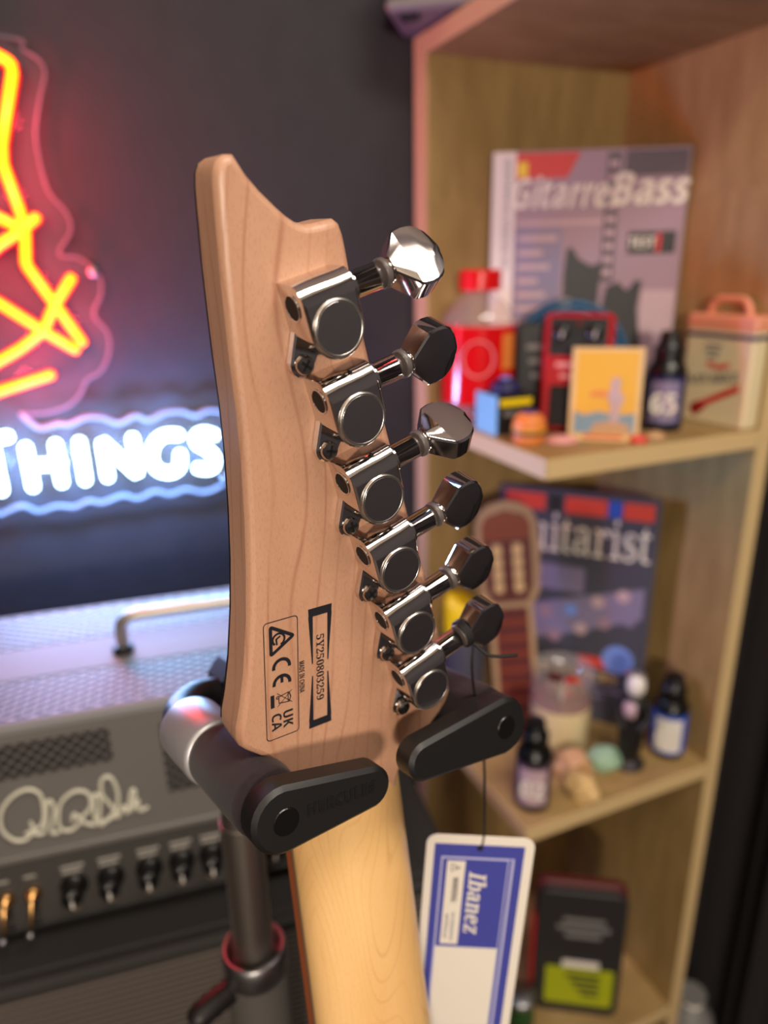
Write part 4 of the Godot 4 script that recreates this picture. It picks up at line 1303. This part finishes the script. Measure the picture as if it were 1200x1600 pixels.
	# stones and a shell
	for q in [["pebble", "pale cream angular stone at the front of the lower shelf", Vector3(.492, YL, -.566), M.sand, Vector3(.024, .020, .015), 3], ["brown_pebble", "brown rounded stone behind the cream one on the lower shelf", Vector3(.504, YL, -.598), M.tan, Vector3(.025, .024, .018), 4], ["green_stone", "flat pale green stone before the dark magazine on the lower shelf", Vector3(.556, YL, -.600), M.mint, Vector3(.024, .015, .020), 5]]:
		var k := thing(q[0], q[1], "stone", q[2], .6 * q[5])
		var n := noise(q[5], .9, 2)
		var st := begin()
		var rings := []
		for j in 8:
			var v := lerpf(-.72, 1.45, j / 7.0)
			var ring := PackedVector3Array()
			for i in 14:
				var a := -TAU * i / 14.0
				var d := Vector3(cos(a) * cos(v), sin(v), sin(a) * cos(v))
				d *= 1.0 + .28 * n.get_noise_3dv(d * 1.6)
				ring.append(Vector3(d.x * q[4].x, maxf(0, d.y * q[4].y + q[4].y * .62), d.z * q[4].z))
			rings.append(ring)
		loft(st, rings, [-1])
		obj("stone_body", st, q[3], k)

	# grey and yellow canister behind the cut-out
	p = Vector3(.4330, YL, -.7560)
	b = thing("canister", "grey canister with a sloping bright yellow top behind the wooden guitar cutout", "canister", p, facing(p))
	lathe("can", [[.027, 0.0], [.028, .003], [.028, .150], [.026, .156]], M.slate, b, Transform3D.IDENTITY, 28)
	var st := begin()
	var rings := []
	for q in [[.150, .0285], [.178, .0285], [.19, .0255], [.196, .018]]:
		var ring := PackedVector3Array()
		for i in 24:
			var a := -TAU * i / 24.0
			ring.append(Vector3(cos(a) * q[1], q[0] - (cos(a) * .5) * q[1] * (1.0 if q[0] > .16 else .0), sin(a) * q[1]))
		rings.append(ring)
	loft(st, rings, [1])
	obj("yellow_top", st, M.lemon, b)


func bottom_shelf() -> void:
	var bl := Vector3(.4872, YB, -.6295)
	var br := Vector3(.5920, YB, -.5648)
	var b := thing("pick_wallet", "black rounded wallet with pale print and a yellow-green label on the bottom shelf", "wallet", bl, atan2(-(br - bl).z, (br - bl).x))
	plate("wallet_front", rect(.124, .232, .016, 6, .062, .116), -.012, 0, M.charcoal, b, Transform3D.IDENTITY, .002)
	plate("wallet_back", rect(.128, .236, .018, 6, .062, .118), -.030, -.012, M.maroon, b, Transform3D.IDENTITY, .003)
	box("red_edge", Vector3(.004, .15, .016), Vector3(-.002, .10, -.012), M.red, b, .001)
	box("flap_seam", Vector3(.118, .0025, .0012), Vector3(.062, .112, .0002), M.black, b, .0004)
	plate("yellow_label", rect(.096, .070, .002, 2, .066, .056), 0, .0012, M.lime, b)
	for k in 4:
		box("label_print", Vector3(.05 - .008 * k, .006, .0005), Vector3(.07 + .004 * k, .078 - .012 * k, .0014), M.charcoal, b, 0.0)
	box("white_print", Vector3(.052, .012, .0008), Vector3(.066, .100, .0010), M.card_white, b, 0.0)
	for k in 3:
		box("wallet_print", Vector3([.058, .074, .050][k], .008, .0006), Vector3(.066, .182 - .014 * k, .0004), M.grey, b, 0.0)
	var p := Vector3(.4560, YB, -.6150)
	var g := thing("green_tin", "small dark green tin standing left over beside the black wallet", "tin", p)
	g.set_meta("label", "small dark green tin with silver lid beside the black wallet")
	lathe("tin_body", [[.020, 0.0], [.021, .002], [.021, .055], [.020, .057]], M.green, g, Transform3D.IDENTITY, 28)
	lathe("tin_lid", [[.0215, .055], [.0215, .064], [.0215, .064], [.019, .066], [0.0, .066]], M.satin_steel, g, Transform3D.IDENTITY, 28)
	p = Vector3(.7950, 0, -.6000)
	g = thing("drawstring_bag", "grey drawstring bag slumped on the floor between shelf unit and added dark cloth", "bag", p)
	lathe("bag_body", [[.030, 0.0], [.042, .012], [.045, .05], [.038, .09], [.020, .115], [.014, .122], [.022, .138]], M.grey, g, Transform3D.IDENTITY, 20)
	lathe("cord", [[.016, .117], [.0185, .121], [.016, .125]], M.white, g, Transform3D.IDENTITY, 20)
